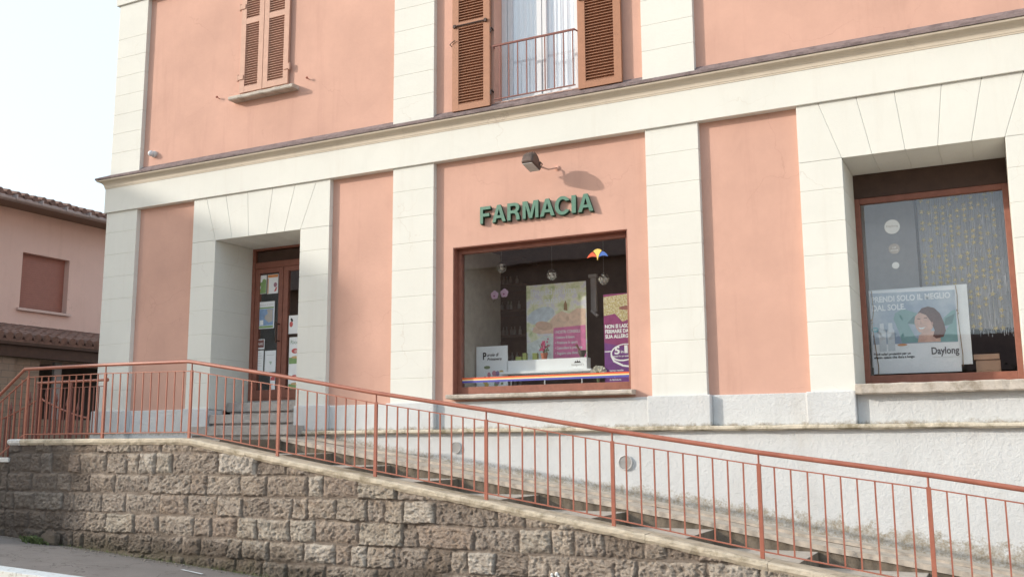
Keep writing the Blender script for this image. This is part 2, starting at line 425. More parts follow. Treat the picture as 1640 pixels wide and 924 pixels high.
# ------------------------------------------------------------------ helpers for walls
def grid_wall(mb, x0, x1, z0, z1, holes, y0, y1):
    xs = sorted({x0, x1, *[v for h in holes for v in h[:2]]}); zs = sorted({z0, z1, *[v for h in holes for v in h[2:]]})
    xs = [v for v in xs if x0 <= v <= x1]; zs = [v for v in zs if z0 <= v <= z1]
    def full(i, j):
        if i < 0 or j < 0 or i >= len(xs) - 1 or j >= len(zs) - 1: return False
        cx = (xs[i] + xs[i + 1]) / 2; cz = (zs[j] + zs[j + 1]) / 2
        return not any(h[0] < cx < h[1] and h[2] < cz < h[3] for h in holes)
    for i in range(len(xs) - 1):
        for j in range(len(zs) - 1):
            if not full(i, j): continue
            a, b, c, d = xs[i], xs[i + 1], zs[j], zs[j + 1]
            mb.add([(a, y0, c), (b, y0, c), (b, y0, d), (a, y0, d)], [(0, 1, 2, 3)])
            mb.add([(a, y1, c), (b, y1, c), (b, y1, d), (a, y1, d)], [(3, 2, 1, 0)])
            if not full(i - 1, j): mb.add([(a, y0, c), (a, y0, d), (a, y1, d), (a, y1, c)], [(0, 1, 2, 3)])
            if not full(i + 1, j): mb.add([(b, y0, c), (b, y1, c), (b, y1, d), (b, y0, d)], [(0, 1, 2, 3)])
            if not full(i, j - 1): mb.add([(a, y0, c), (a, y1, c), (b, y1, c), (b, y0, c)], [(0, 1, 2, 3)])
            if not full(i, j + 1): mb.add([(a, y0, d), (b, y0, d), (b, y1, d), (a, y1, d)], [(0, 1, 2, 3)])

def sweep(mb, path, prof):
    """profile of (out, z) carried along a plan path with mitred corners; out is to the right-hand side of travel... street side"""
    n = len(path); P = [Vector((a, b, 0)) for a, b in path]; rings = []
    for i in range(n):
        def nrm(a, b):
            d = (b - a).normalized(); return Vector((d.y, -d.x, 0))
        if i == 0: m = nrm(P[0], P[1])
        elif i == n - 1: m = nrm(P[-2], P[-1])
        else:
            a = nrm(P[i - 1], P[i]); b = nrm(P[i], P[i + 1]); m = (a + b); m = m / m.dot(a)
        rings.append([(P[i].x + m.x * o, P[i].y + m.y * o, z) for o, z in prof])
    k = len(prof); vs = [v for r in rings for v in r]; fs = []
    for i in range(n - 1):
        fs += [(i * k + j, (i + 1) * k + j, (i + 1) * k + (j + 1) % k, i * k + (j + 1) % k) for j in range(k)]
    fs += [tuple(range(k)), tuple(range(len(vs) - 1, len(vs) - k - 1, -1))]
    mb.add(vs, fs)

XL, XR = -11.86, 3.0
FB = 5.273      # underside of the frieze
ZT = 9.7        # wall head

# ------------------------------------------------------------------ the pharmacy building
B = thing('pharmacy_building', (-4.5, 4, 1.0), 'pink plastered corner building with cream pilasters, a green letter sign and shop windows', 'building')
mb = MB()
holes = [(-9.72, -8.13, 1.5, 4.70), (-5.884, -3.640, 2.40, 4.188), (-1.36, .22, 2.30, 4.72),
         (-9.33, -8.53, 6.76, 8.9), (-5.31, -4.20, 5.93, 8.9)]
grid_wall(mb, XL + .07, XR - .07, 1.3, ZT, holes, .07, .34)
mb.box(XL + .07, XL + .3, .34, 8, .3, ZT); mb.box(XR - .3, XR - .07, .34, 8, .3, ZT); mb.box(XL + .07, XR - .07, 7.9, 8.1, .3, ZT)
wall = mb.build('wall', M['pink'], B)
mb = MB(); mb.box(XL - .5, XR + .5, -.5, 8.5, ZT, ZT + .15); mb.build('roof', M['tile'], B)
mb = MB(); mb.box(XL + .35, XR - .35, 2.6, 2.7, 1.4, ZT - .1); mb.box(XL + .35, XR - .35, .4, 2.6, 5.3, 5.4); mb.box(XL + .35, XR - .35, .9, 2.6, 2.2, 2.3)
mb.build('interior_wall', M['interior'], B)

J = .0032
def blocks(mb, x0, x1, z0, z1, y0, y1, z_start, pitch, back=.3, side=None):
    """courses of rendered blocks with fine joints"""
    z = z_start; cuts = [z1]
    while z > z0 + .08:
        if z < z1 - .08: cuts.append(z)
        z -= pitch
    cuts.append(z0)
    for a, b in zip(cuts[:-1], cuts[1:]):
        mb.box(x0, x1, y0, y1, b + J * (b != z0), a - J * (a != z1))
    mb.box(x0 + .004, x1 - .004, y0 + .004, y1 - .01, z0 + .01, z1 - .01)

def pilaster(x0, x1, z0, z1, zs, pitch, y1=.3):
    mb = MB(); blocks(mb, x0, x1, z0, z1, 0, y1, zs, pitch)
    return mb.build('pilaster', M['cream'], B, bevel=.003)

pilaster(XL, -11.227, 2.30, FB, 4.96, .335, .63)
pilaster(-6.725, -6.125, 2.30, FB, 4.96, .335)
pilaster(-3.378, -2.778, 2.30, FB, 4.97, .345)
pilaster(1.55, 2.10, 2.30, FB, 4.96, .335)
pilaster(XR - .6, XR, 2.30, FB, 4.96, .335, .63)
UPZ = 5.86
for a, b, yb in ((-11.84, -11.232, .62), (-6.737, -6.133, .3), (-3.39, -2.79, .3), (XR - .62, XR, .6)):
    pilaster(a, b, UPZ, 8.565, 7.98 + .02, .302, yb)
mb = MB()
sweep(mb, [(XL, 8), (XL, 0), (XR, 0), (XR, 8)], [(-.25, 8.565), (.03, 8.565), (.03, 9.2), (.09, 9.26), (.09, 9.34), (-.25, 9.34)])
mb.build('upper_frieze', M['cream'], B, bevel=.004)

def surround(x0, x1, xa, xb, ztop, zbot, yb, tops, bots, name):
    """block jambs, and a flat arch of wedge stones over the opening"""
    mb = MB()
    blocks(mb, x0, xa, zbot, ztop, 0, yb, ztop - .305, .335)
    blocks(mb, xb, x1, zbot, ztop, 0, yb, ztop - .305, .335)
    ts = [x0] + tops + [x1]; bs = [None] + bots + [None]
    g = J
    for i in range(len(ts) - 1):
        if i == 0:
            poly = [(x0, ztop + g), (bots[0], ztop + g), (tops[0] - g, FB), (x0, FB)]
            poly = [(x0, ztop + g), (bots[0] - g, ztop + g), (tops[0] - g, FB), (x0, FB)]
        elif i == len(ts) - 2:
            poly = [(bots[-1] + g, ztop + g), (x1, ztop + g), (x1, FB), (tops[-1] + g, FB)]
        else:
            poly = [(bots[i - 1] + g, ztop), (bots[i] - g, ztop), (tops[i] - g, FB), (tops[i - 1] + g, FB)]
        mb.prism(poly, 0, yb)
    mb.box(x0 + .005, x1 - .005, .005, yb - .01, ztop + .005, FB - .01)
    return mb.build(name, M['cream'], B, bevel=.003)
surround(-10.101, -7.711, -9.67, -8.183, 4.645, 2.30, .86, [-9.87, -9.511, -9.115, -8.675, -8.29, -7.936], [-9.67, -9.37, -9.075, -8.757, -8.457, -8.183], 'door_surround')
surround(-1.731, .60, -1.306, .17, 4.662, 2.30, .90, [-1.508, -1.134, -.772, -.339, .015, .376], [-1.306, -1.015, -.707, -.413, -.117, .17], 'window_surround')

mb = MB()
sweep(mb, [(XL, 8), (XL, 0), (XR, 0), (XR, 8)], [(-.2, FB), (.03, FB), (.03, 5.64), (-.2, 5.64)])
mb.build('frieze', M['cream'], B, bevel=.004)
mb = MB(); prof = [(-.15, 5.64), (.035, 5.64), (.035, 5.655)]
for k in range(7):
    a = k / 6 * math.pi / 2
    prof.append((.04 + .08 * (1 - math.cos(a)), 5.658 + .085 * math.sin(a)))
prof += [(.125, 5.752), (.125, 5.765), (-.15, 5.80)]
sweep(mb, [(XL, 8), (XL, 0), (XR, 0), (XR, 8)], prof)
mb.build('cornice', M['cornice'], B)
mb = MB(); sweep(mb, [(XL, 8), (XL, 0), (XR, 0), (XR, 8)], [(-.15, 5.768), (.14, 5.768), (.14, 5.795), (.0, 5.862), (-.075, 5.925), (-.15, 5.925)])
mb.build('cornice_flashing', M['zinc'], B)

# plinth
for a, b in ((XL - .04, -11.19), (-10.14, -9.67), (-8.183, -7.67), (-6.765, -6.08), (-3.425, -2.737), (-1.775, -1.306), (1.51, 2.14), (XR - .6, XR + .04)):
    mb = MB(); mb.box(a, b, -.04, .28, 1.5 if b < -9 else (1.9 if b < -7.6 else 1.96), 2.325); mb.build('plinth_pier', M['plinth'], B, bevel=.012)
for a, b in ((-11.19, -10.14), (-7.67, -6.765), (-6.08, -3.425), (-2.737, -1.775), (.62, 1.51), (2.14, XR - .6)):
    mb = MB(); mb.box(a, b, .035, .3, 1.5 if b < -9 else 1.96, 2.32); mb.build('plinth_panel', M['plinth'], B, bevel=.008)
mb = MB(); mb.box(-1.306, .62, .035, .755, 1.96, 2.29); mb.build('plinth_panel', M['plinth'], B, bevel=.008)
mb = MB(); mb.box(XL + .02, XL + .3, .5, 8, .4, 2.32); mb.build('plinth_panel', M['plinth'], B)
mb = MB(); mb.box(-8.16, XR, -.02, .3, -.9, 1.953); mb.build('base_wall', M['base'], B)
mb = MB()
xs = np.linspace(-8.20, XR + .05, 60)
for a, b in zip(xs[:-1], xs[1:]):
    pass
ring = []
rs = random.Random(3)
for x in xs:
    d = rs.uniform(-.006, .006); e = rs.uniform(-.005, .005)
    ring.append([(x, .1, 1.953), (x, -.075 + d, 1.953 + e), (x, -.098 + d, 1.968), (x, -.098 + d, 1.99 + e), (x, -.085 + d, 2.001 + e), (x, .1, 2.004)])
k = 6; v_ = [p for r in ring for p in r]; f2 = []
for i in range(len(ring) - 1):
    f2 += [(i * k + j, (i + 1) * k + j, (i + 1) * k + (j + 1) % k, i * k + (j + 1) % k) for j in range(k)]
f2 += [tuple(range(k)), tuple(range(len(v_) - 1, len(v_) - k - 1, -1))]
mb.add(v_, f2); mb.build('base_ledge', M['ledge'], B)

# round air vents in the base wall
for vx, vz, r0 in ((-5.775, 1.79, .068), (-3.685, 1.625, .080)):
    mb = MB(); n = 24
    mb.lathe([(r0, 0), (r0, .02), (r0 * .93, .028), (r0 * .86, .022), (r0 * .86, .002)], (vx, -.02, vz), n, 'y')
    vr = mb.build('air_vent', M['grey'], B, at=(vx, -.02, vz), smooth=False)
    mb = MB()
    for q in range(-5, 6):
        zz = q * r0 * .155; hw = math.sqrt(max(.0, (r0 * .85) ** 2 - zz * zz))
        mb.hexa([(vx - hw, -.042, vz + zz - .004), (vx + hw, -.042, vz + zz - .004), (vx + hw, -.026, vz + zz + .003), (vx - hw, -.026, vz + zz + .003)],
                [(vx - hw, -.042, vz + zz - .001), (vx + hw, -.042, vz + zz - .001), (vx + hw, -.026, vz + zz + .006), (vx - hw, -.026, vz + zz + .006)])
    mb.build('vent_slats', M['grey'], vr)

def sill(x0, x1, y0, y1, z0, z1, mat, parent, seed=0):
    rs = random.Random(seed); n = max(6, int((x1 - x0) / .06)); rg = []
    for i in range(n + 1):
        x = x0 + (x1 - x0) * i / n; d = rs.uniform(-.004, .004); e = rs.uniform(-.003, .003)
        rg.append([(x, y1, z0), (x, y0 + .012 + d, z0 + e), (x, y0 + d, z0 + .012 + e), (x, y0 + d, z1 - .012 + e), (x, y0 + .012 + d, z1 + e), (x, y1, z1 + .012)])
    v = [p for r in rg for p in r]; fs = []
    for i in range(n):
        fs += [(i * 6 + j, (i + 1) * 6 + j, (i + 1) * 6 + (j + 1) % 6, i * 6 + (j + 1) % 6) for j in range(6)]
    fs += [tuple(range(6)), tuple(range(len(v) - 1, len(v) - 7, -1))]
    mb = MB(); mb.add(v, fs); return mb.build('sill', mat, parent)

def frame_rect(mb, x0, x1, z0, z1, w, y0, y1, wb=None, wt=None):
    wb = w if wb is None else wb; wt = w if wt is None else wt
    mb.box(x0, x0 + w, y0, y1, z0, z1); mb.box(x1 - w, x1, y0, y1, z0, z1)
    mb.box(x0 + w, x1 - w, y0, y1, z0, z0 + wb); mb.box(x0 + w, x1 - w, y0, y1, z1 - wt, z1)

# --- middle display window
mb = MB()
mb.box(-5.884, -5.872, .075, .33, 2.415, 4.188); mb.box(-3.652, -3.640, .075, .33, 2.415, 4.188)
mb.box(-5.872, -3.652, .075, .33, 4.176, 4.188)
frame_rect(mb, -5.872, -3.652, 2.415, 4.176, .045, .17, .25, .085, .055)
wm = mb.build('display_window', M['frame'], B, at=(-4.762, .2, 2.4), bevel=.004)
mb = MB(); mb.box(-5.827, -3.697, .205, .211, 2.5, 4.121); mb.build('pane', M['glass'], wm)
sill(-5.90, -3.585, -.07, .17, 2.352, 2.402, M['sill'], wm, 1)
mb = MB()
for i, (z0, z1) in enumerate(((2.592, 2.612), (2.577, 2.592), (2.552, 2.577))):
    mb.mi = i; mb.box(-5.826, -3.698, .2005, .2035, z0, z1)
mb.build('striped_decal', [flat('decal_red', (.72, .13, .05)), flat('decal_yellow', (.86, .66, .30)), flat('decal_blue', (.10, .10, .38))], wm)
# fan of three petals on the glass
def arc(cx, cy, r, a0, a1, n=10):
    return [(cx + r * math.cos(R(a0 + (a1 - a0) * i / n)), cy + r * math.sin(R(a0 + (a1 - a0) * i / n))) for i in range(n + 1)]
ux, uz = -4.052, 3.90
ye = [(0, -.012)] + [(.012, .04), (.028, .075), (.052, .10)] + [(.03, .118), (0, .124), (-.03, .118), (-.052, .10)] + [(-.028, .075), (-.012, .04)]
re = [(-.012, .028), (-.03, .066), (-.06, .094)] + [(-.085, .08), (-.11, .058), (-.13, .025)] + [(-.10, .036), (-.065, .042), (-.035, .036)]
bl = [(-x, y) for x, y in re][::-1]
for pts, cn, cc in ((ye, 'petal_yellow', (.90, .62, .16)), (re, 'petal_red', (.78, .13, .06)), (bl, 'petal_blue', (.07, .16, .50))):
    o = upright('fan_emblem', shape_mesh([pts], .0012), flat(cn, cc), wm, (ux, .2005, uz))

# --- right display window
mb = MB()
mb.mi = 0
frame_rect(mb, -1.306, .17, 2.405, 4.40, .055, .76, .84, .105, .06)
mb.mi = 1; mb.box(-1.306, .17, .755, .86, 4.402, 4.662)
wr = mb.build('side_window', [M['frame'], M['framedark']], B, at=(-.57, .8, 2.4), bevel=.004)
mb = MB(); mb.box(-1.25, .114, .797, .803, 2.51, 4.34); mb.build('pane', M['glassR'], wr)
mb = MB(); mb.box(-.728, -.704, .93, .95, 3.0, 4.42); mb.build('glazing_bar', M['framedark'], wr)
sill(-1.302, .64, -.075, .76, 2.285, 2.385, M['sill'], wr, 2)
for sx, sz, r0, op in ((-.947, 4.07, .077, 0), (-.94, 3.832, .056, 1), (-.937, 3.655, .036, 0)):
    mb = MB(); mb.lathe([(r0, 0), (r0, .0012)], (sx, .7965, sz), 32, 'y')
    s = mb.build('round_sticker', M['board'] if not op else flat('sticker_grey', (.55, .53, .52)), wr, at=(sx, .796, sz))
    if r0 > .07: upright('lettering', text_mesh('Daylong', .028, .0004, .115, 'CENTER'), M['grey'], s, (sx, .7945, sz - .002))
    elif op:
        upright('lettering', text_mesh('LSF', .022, .0006, .04, 'CENTER'), M['board'], s, (sx, .7945, sz + .006))
        upright('lettering', text_mesh('extreme', .022, .0006, .075, 'CENTER'), M['board'], s, (sx, .7945, sz - .02))

# --- entrance door
mb = MB()
mb.mi = 1; mb.box(-9.60, -8.25, .785, .83, 4.44, 4.60)
mb.mi = 0
frame_rect(mb, -9.67, -8.183, 2.445, 4.645, .055, .76, .86, .02, .03)
mb.box(-9.615, -8.238, .765, .85, 4.35, 4.44)
dr = mb.build('entrance_door', [M['frame'], M['framedark']], B, at=(-8.93, .8, 2.44), bevel=.004)
for a, b in ((-9.612, -9.105), (-9.095, -8.241)):
    mb = MB(); frame_rect(mb, a, b, 2.468, 4.348, .075 if a < -9.2 else .085, .775, .835, .13, .07)
    lf = mb.build('door_leaf', M['frame'], dr, at=((a + b) / 2, .8, 2.47), bevel=.004)
    mb = MB(); mb.box(a + .07, b - .07, .80, .806, 2.59, 4.28); mb.build('pane', M['glass'], lf)
mb = MB(); mb.tube((-9.14, .70, 3.25), (-9.14, .70, 3.55), .012); mb.tube((-9.14, .70, 3.28), (-9.14, .78, 3.28), .008); mb.tube((-9.14, .70, 3.52), (-9.14, .78, 3.52), .008)
mb.build('handle', M['framedark'], dr)

# --- upper left window with closed shutters
def shutter(x0, x1, z0, z1, y0, mat, parent, zl0, zl1s, stile=.085, name='shutter', pitch=.035, reach=.045):
    """zl1s: list of (z0,z1) louvred panels"""
    mb = MB(); d = .04; zz = z0
    mb.box(x0, x0 + stile, y0, y0 + d, z0, z1); mb.box(x1 - stile, x1, y0, y0 + d, z0, z1)
    edges = [z0] + [v for p in zl1s for v in p] + [z1]
    for i in range(0, len(edges), 2): mb.box(x0 + stile, x1 - stile, y0 + .001, y0 + d, edges[i], edges[i + 1])
    for a, b in zl1s:
        mb.box(x0 + stile, x1 - stile, y0 + .0365, y0 + .0395, a, b)
        n = int((b - a) / pitch)
        for k in range(n):
            z = a + (b - a) * k / n + .004; t_ = .007; xa, xb = x0 + stile, x1 - stile
            mb.hexa([(xa, y0 + .004, z), (xb, y0 + .004, z), (xb, y0 + .036, z + pitch * .42), (xa, y0 + .036, z + pitch * .42)],
                    [(xa, y0 + .004, z + t_), (xb, y0 + .004, z + t_), (xb, y0 + .036, z + t_ + pitch * .42), (xa, y0 + .036, z + t_ + pitch * .42)])
    return mb.build(name, mat, parent, at=((x0 + x1) / 2, y0, z0))

mb = MB(); frame_rect(mb, -9.33, -8.53, 6.76, 8.85, .05, .2, .26); mb.box(-9.33, -8.53, .30, .32, 6.76, 8.85)
wu = mb.build('shuttered_window', M['shutter_faded'], B, at=(-8.93, .2, 6.74))
s1 = shutter(-9.365, -8.955, 6.735, 8.9, .02, M['shutter_faded'], wu, 0, [(6.82, 7.75), (7.83, 8.82)])
s2 = shutter(-8.945, -8.50, 6.735, 8.9, .02, M['shutter_faded'], wu, 0, [(6.82, 7.75), (7.83, 8.82)])
s3 = sill(-9.475, -8.335, -.075, .2, 6.62, 6.675, M['sill'], wu, 5)
for (hx, hz, par, sg) in ((-9.365, 6.96, s1, -1), (-9.365, 8.02, s1, -1), (-8.50, 6.97, s2, 1)):
    mb = MB(); mb.box(hx - .035, hx + .07 if sg < 0 else hx + .035, .008, .019, hz - .03, hz + .035) if sg < 0 else mb.box(hx - .07, hx + .035, .008, .019, hz - .03, hz + .035)
    mb.tube((hx + sg * .03, .02, hz - .045), (hx + sg * .03, .02, hz + .05), .014); mb.build('hinge', M['shutter_faded'], par)
for hx in (-9.778, -8.163):
    mb = MB(); mb.tube((hx, .07, 6.745), (hx, .03, 6.745), .006); mb.ball((hx, .02, 6.752), .018, 8); mb.build('shutter_catch', M['rail'], wu)

# --- upper french window with open shutters and a low railing
mb = MB()
mb.box(-5.31, -5.24, .27, .34, 5.93, 8.9); mb.box(-4.27, -4.20, .27, .34, 5.93, 8.9); mb.box(-5.24, -4.27, .27, .34, 5.93, 5.99)
mb.box(-5.235, -5.17, .285, .335, 5.995, 8.9); mb.box(-4.83, -4.765, .285, .335, 5.995, 8.9); mb.box(-4.755, -4.70, .285, .335, 5.995, 8.9); mb.box(-4.33, -4.275, .285, .335, 5.995, 8.9)
mb.box(-5.17, -4.83, .285, .335, 5.995, 6.08); mb.box(-4.70, -4.33, .285, .335, 5.995, 6.08)
wf = mb.build('french_window', M['white'], B, at=(-4.75, .3, 5.93), bevel=.004)
mb = MB(); mb.box(-5.17, -4.83, .305, .309, 6.08, 8.9); mb.box(-4.70, -4.33, .305, .309, 6.08, 8.9); mb.build('pane', M['glassU'], wf)
mb = MB(); n = 120; vv = []; ff = []
for i in range(n + 1):
    x = -5.23 + .95 * i / n; y = .345 + .008 * math.sin(i * .62) + .005 * math.sin(i * 1.7)
    vv += [(x, y, 6.0), (x, y, 8.9)]
for i in range(n): ff.append((2 * i, 2 * i + 2, 2 * i + 3, 2 * i + 1))
mb.add(vv, ff); mb.build('curtain', M['curtain'], wf)
mb = MB(); mb.box(-5.31, -4.20, .09, .269, 5.90, 5.945); mb.build('threshold', M['whitestone'], wf)
sA = shutter(-5.863, -5.335, 5.885, 9.0, -.005, M['shutter'], wf, 0, [(5.96, 6.955), (7.03, 8.9)], .088)
sB = shutter(-4.165, -3.634, 5.885, 9.0, -.005, M['shutter'], wf, 0, [(5.96, 6.955), (7.03, 8.9)], .09)
for s, a, b in ((sA, -5.83, -5.37), (sB, -4.13, -3.67)):
    mb = MB(); mb.tube((a, -.02, 6.985), (b, -.02, 6.985), .010); mb.box(a - .01, a + .02, -.03, -.006, 6.965, 7.005); mb.box(b - .03, b, -.03, -.006, 6.965, 7.005); mb.build('shutter_bar', M['iron'], s)
mb = MB(); mb.path([(-5.815, -.02, 6.80), (-5.845, -.02, 6.79), (-5.89, -.02, 6.76), (-5.90, .05, 6.76)], .006, 6)
mb.build('shutter_hook', M['iron'], sA)
for hz in (6.05, 6.85):
    mb = MB(); mb.path([(-5.325, .0, hz - .03), (-5.325, .0, hz + .03), (-5.32, .03, hz + .03), (-5.32, .07, hz + .02)], .011, 6); mb.build('hinge', M['iron'], sA)
mb = MB()
mb.box(-5.30, -4.21, .0, .024, 6.625, 6.645); mb.box(-5.28, -4.21, .003, .018, 5.945, 5.957)
for i in range(9):
    x = -5.20 + i * .1205; mb.box(x - .006, x + .006, .005, .017, 5.957, 6.625)
mb.tube((-5.31, .08, 6.635), (-5.29, .01, 6.635), .009); mb.tube((-4.20, .08, 6.635), (-4.215, .01, 6.635), .009)
mb.build('window_railing', M['raildark'], wf)

# ------------------------------------------------------------------ FARMACIA letters
S = thing('pharmacy_sign', (-4.75, .05, 4.43), 'green raised letters reading FARMACIA on the pink wall above the display window', 'sign')
H = .207; w = .042
def U_(x0, x1, loops):
    """unit outlines scaled into the letter's box"""
    return [[(x0 + (x1 - x0) * a, H * b) for a, b in lp] for lp in loops]
tw = .30
Aw = [[(0, 0), (.25, 0), (.325, .22), (.675, .22), (.75, 0), (1, 0), (.63, 1), (.37, 1)], [(.385, .385), (.5, .76), (.615, .385)]]
Fw = [[(0, 0), (.27, 0), (.27, .41), (.86, .41), (.86, .59), (.27, .59), (.27, .82), (.98, .82), (.98, 1), (0, 1)]]
Rw = [[(0, 0), (.24, 0), (.24, .40), (.46, .40), (.57, .36), (.63, .25), (.66, 0), (.92, 0), (.88, .27), (.80, .42), (.70, .47), (.84, .56), (.90, .72), (.86, .87), (.75, .96), (.58, 1), (0, 1)],
      [(.24, .57), (.24, .83), (.52, .83), (.62, .79), (.65, .70), (.62, .61), (.52, .57)]]
Mw = [[(0, 0), (.20, 0), (.20, .74), (.40, 0), (.60, 0), (.80, .74), (.80, 0), (1, 0), (1, 1), (.70, 1), (.50, .28), (.30, 1), (0, 1)]]
Cw = []
co_ = [(.5 + .52 * math.cos(R(a)), .5 + .53 * math.sin(R(a))) for a in range(28, 333, 12)]
ci_ = [(.5 + .27 * math.cos(R(a)), .5 + .35 * math.sin(R(a))) for a in range(320, 39, -12)]
Cw = [co_ + ci_]
Iw = [[(0, 0), (1, 0), (1, 1), (0, 1)]]
for nm, x0, x1, L in (('F', -5.48, -5.335, Fw), ('A', -5.317, -5.134, Aw), ('R', -5.113, -4.935, Rw), ('M', -4.912, -4.706, Mw),
                      ('A', -4.686, -4.500, Aw), ('C', -4.492, -4.304, Cw), ('I', -4.286, -4.232, Iw), ('A', -4.206, -4.018, Aw)):
    o = upright('letter', shape_mesh(U_(0, x1 - x0, L), .013), M['letter'], S, (x0, .027, 4.43))
    o.data.materials.append(M['letterside'])
    upright('letter_return', shape_mesh(U_(0, x1 - x0, L), .012), M['letterside'], S, (x0 - .002, .054, 4.422))
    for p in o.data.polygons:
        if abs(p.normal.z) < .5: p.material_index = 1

# ------------------------------------------------------------------ floodlight
L_ = thing('floodlight', (-4.46, .07, 5.0), 'brown wall floodlight on a bent arm above the green letters', 'lamp')
mb = MB(); rot = Matrix.Rotation(R(-12), 4, 'X') @ Matrix.Rotation(R(0), 4, 'Y'); c0 = Vector((-4.665, -.235, 5.03))
prof = [(-.15, -.09), (.13, -.09), (.14, -.06), (.13, .01), (.10, .06), (.05, .095), (-.03, .10), (-.10, .08), (-.145, .03), (-.155, -.04)]
def P3(x, y, z): 
    v = rot @ (Vector((x, y, z)) * .86); return (c0.x + v.x, c0.y + v.y, c0.z + v.z)
for xa, xb in ((-.085, .085),):
    n = len(prof)
    v = [P3(xa * (1 if z < 0 else .82), y, z) for y, z in prof] + [P3(xb * (1 if z < 0 else .82), y, z) for y, z in prof]
    mb.add(v, [tuple(range(n)), tuple(range(2 * n - 1, n - 1, -1))] + [(i, (i + 1) % n, (i + 1) % n + n, i + n) for i in range(n)])
lb = mb.build('housing', M['lamp'], L_, bevel=.022)
mb = MB()
for xx in (-.05, -.025, 0, .025, .05):
    v = [P3(xx - .004, -.05, .085), P3(xx + .004, -.05, .085), P3(xx + .004, .06, .08), P3(xx - .004, .06, .08)]
    t2 = [P3(xx - .004, -.05, .115), P3(xx + .004, -.05, .115), P3(xx + .004, .06, .10), P3(xx - .004, .06, .10)]
    mb.hexa(v, t2)
mb.build('cooling_fins', M['lamp'], L_)
v = [P3(-.07, -.13, -.092), P3(.07, -.13, -.092), P3(.07, .11, -.092), P3(-.07, .11, -.092)]; t2 = [P3(-.07, -.13, -.097), P3(.07, -.13, -.097), P3(.07, .11, -.097), P3(-.07, .11, -.097)]
mb = MB(); mb.hexa(v, t2); mb.build('lens', M['grey'], L_)
mb = MB(); mb.path([P3(-.10, .05, .0), P3(-.10, .12, .0), P3(-.06, .17, .0), P3(.06, .17, .0), P3(.10, .12, .0), P3(.10, .05, .0)], .007); mb.build('yoke', M['lamp'], L_)
mb = MB(); mb.path([P3(0, .17, .0), (-4.60, -.07, 4.99), (-4.55, -.03, 4.97), (-4.485, .02, 4.99), (-4.478, .07, 5.0)], .010); mb.lathe([(.03, 0), (.03, .012), (.018, .02)], (-4.478, .07, 5.0), 14, 'y')
mb.build('arm', M['pink'], L_)

# sensor dome near the upper left pilaster
D_ = thing('sensor_dome', (-11.0, .07, 6.08), 'small white round sensor on the pink wall above the cornice near the left corner', 'sensor')
mb = MB(); mb.lathe([(.05, 0), (.05, .03), (.035, .045)], (-11.0, .07, 6.085), 16, 'y'); mb.build('mount', M['grey'], D_)
mb = MB(); mb.ball((-11.02, .01, 6.09), .045, 12); mb.build('dome', M['white'], D_, smooth=True)

# ------------------------------------------------------------------ ramp, steps, coping
CP = [(-11.36, 1.922), (-8.42, 1.916), (-8.25, 1.903), (-6.73, 1.651), (-4.615, 1.318), (-2.76, 1.027), (-1.8, .858), (-.5, .665), (1.2, .40), (3.6, .05)]
def coping_z(x): return float(np.interp(x, [p[0] for p in CP], [p[1] for p in CP]))
RX = [-8.05, -7.27, -6.43, -5.53, -4.53, -3.56, -2.65, -1.67, -.73, .2, 1.1, 2.0, 2.9, 3.6]
mb = MB(); mb.box(-11.36, RX[0], -1.48, .03, 1.3, 1.898)
for a, b in zip(RX[:-1], RX[1:]): mb.box(a, b, -1.48, -.40, -.9, coping_z(b) - .012)
mb.box(-9.2, -8.05, -.5, .03, 1.4, 1.899) if False else None
o = mb.build('ramp', [M['tread'], M['damp_shade']], None, bevel=.006)
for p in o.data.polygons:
    if p.normal.x > .8: p.material_index = 1  # risers turned from the sun get their shade painted dark
o = o; tag(o, 'stepped concrete ramp running down between railing and building', None, None, 'structure')
mb = MB()
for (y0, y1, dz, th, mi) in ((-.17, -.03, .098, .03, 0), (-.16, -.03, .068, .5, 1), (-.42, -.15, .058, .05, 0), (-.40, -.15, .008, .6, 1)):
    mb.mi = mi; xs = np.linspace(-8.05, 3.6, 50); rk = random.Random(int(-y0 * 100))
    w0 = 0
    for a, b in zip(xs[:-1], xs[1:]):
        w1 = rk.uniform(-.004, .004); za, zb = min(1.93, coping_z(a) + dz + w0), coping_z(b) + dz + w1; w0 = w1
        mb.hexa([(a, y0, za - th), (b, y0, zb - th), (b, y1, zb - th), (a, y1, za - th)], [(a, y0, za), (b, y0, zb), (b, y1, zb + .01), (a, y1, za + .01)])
o = mb.build('ramp_kerb', [M['kerb'], M['damp_shade']], None)
o = o; tag(o, 'concrete kerb strips with darker lower faces along the foot of the building wall', None, None, 'structure')

# steps to the entrance
E_ = thing('entrance_steps', (-8.9, 0, 1.9), 'three grey granite steps rising to the recessed entrance door', 'steps')
for x0, x1, y0, y1, z0, z1, base in ((-9.66, -8.0, -.36, .02, 1.955, 2.075, 1.90), (-9.655, -8.20, .0, .36, 2.115, 2.235, 2.075), (-9.655, -8.20, .33, .78, 2.28, 2.405, 2.235)):
    mb = MB(); mb.box(x0, x1, y0, y1 + .02, z0, z1); mb.box(x0 + .03, x1 - .03, y0 + .035, y1, base + .001, z0)
    mb.build('step', M['step'], E_, bevel=.008)
mb = MB(); mb.box(-9.66, -8.19, .74, .90, 2.405, 2.444); mb.build('threshold', M['step'], E_, bevel=.004)

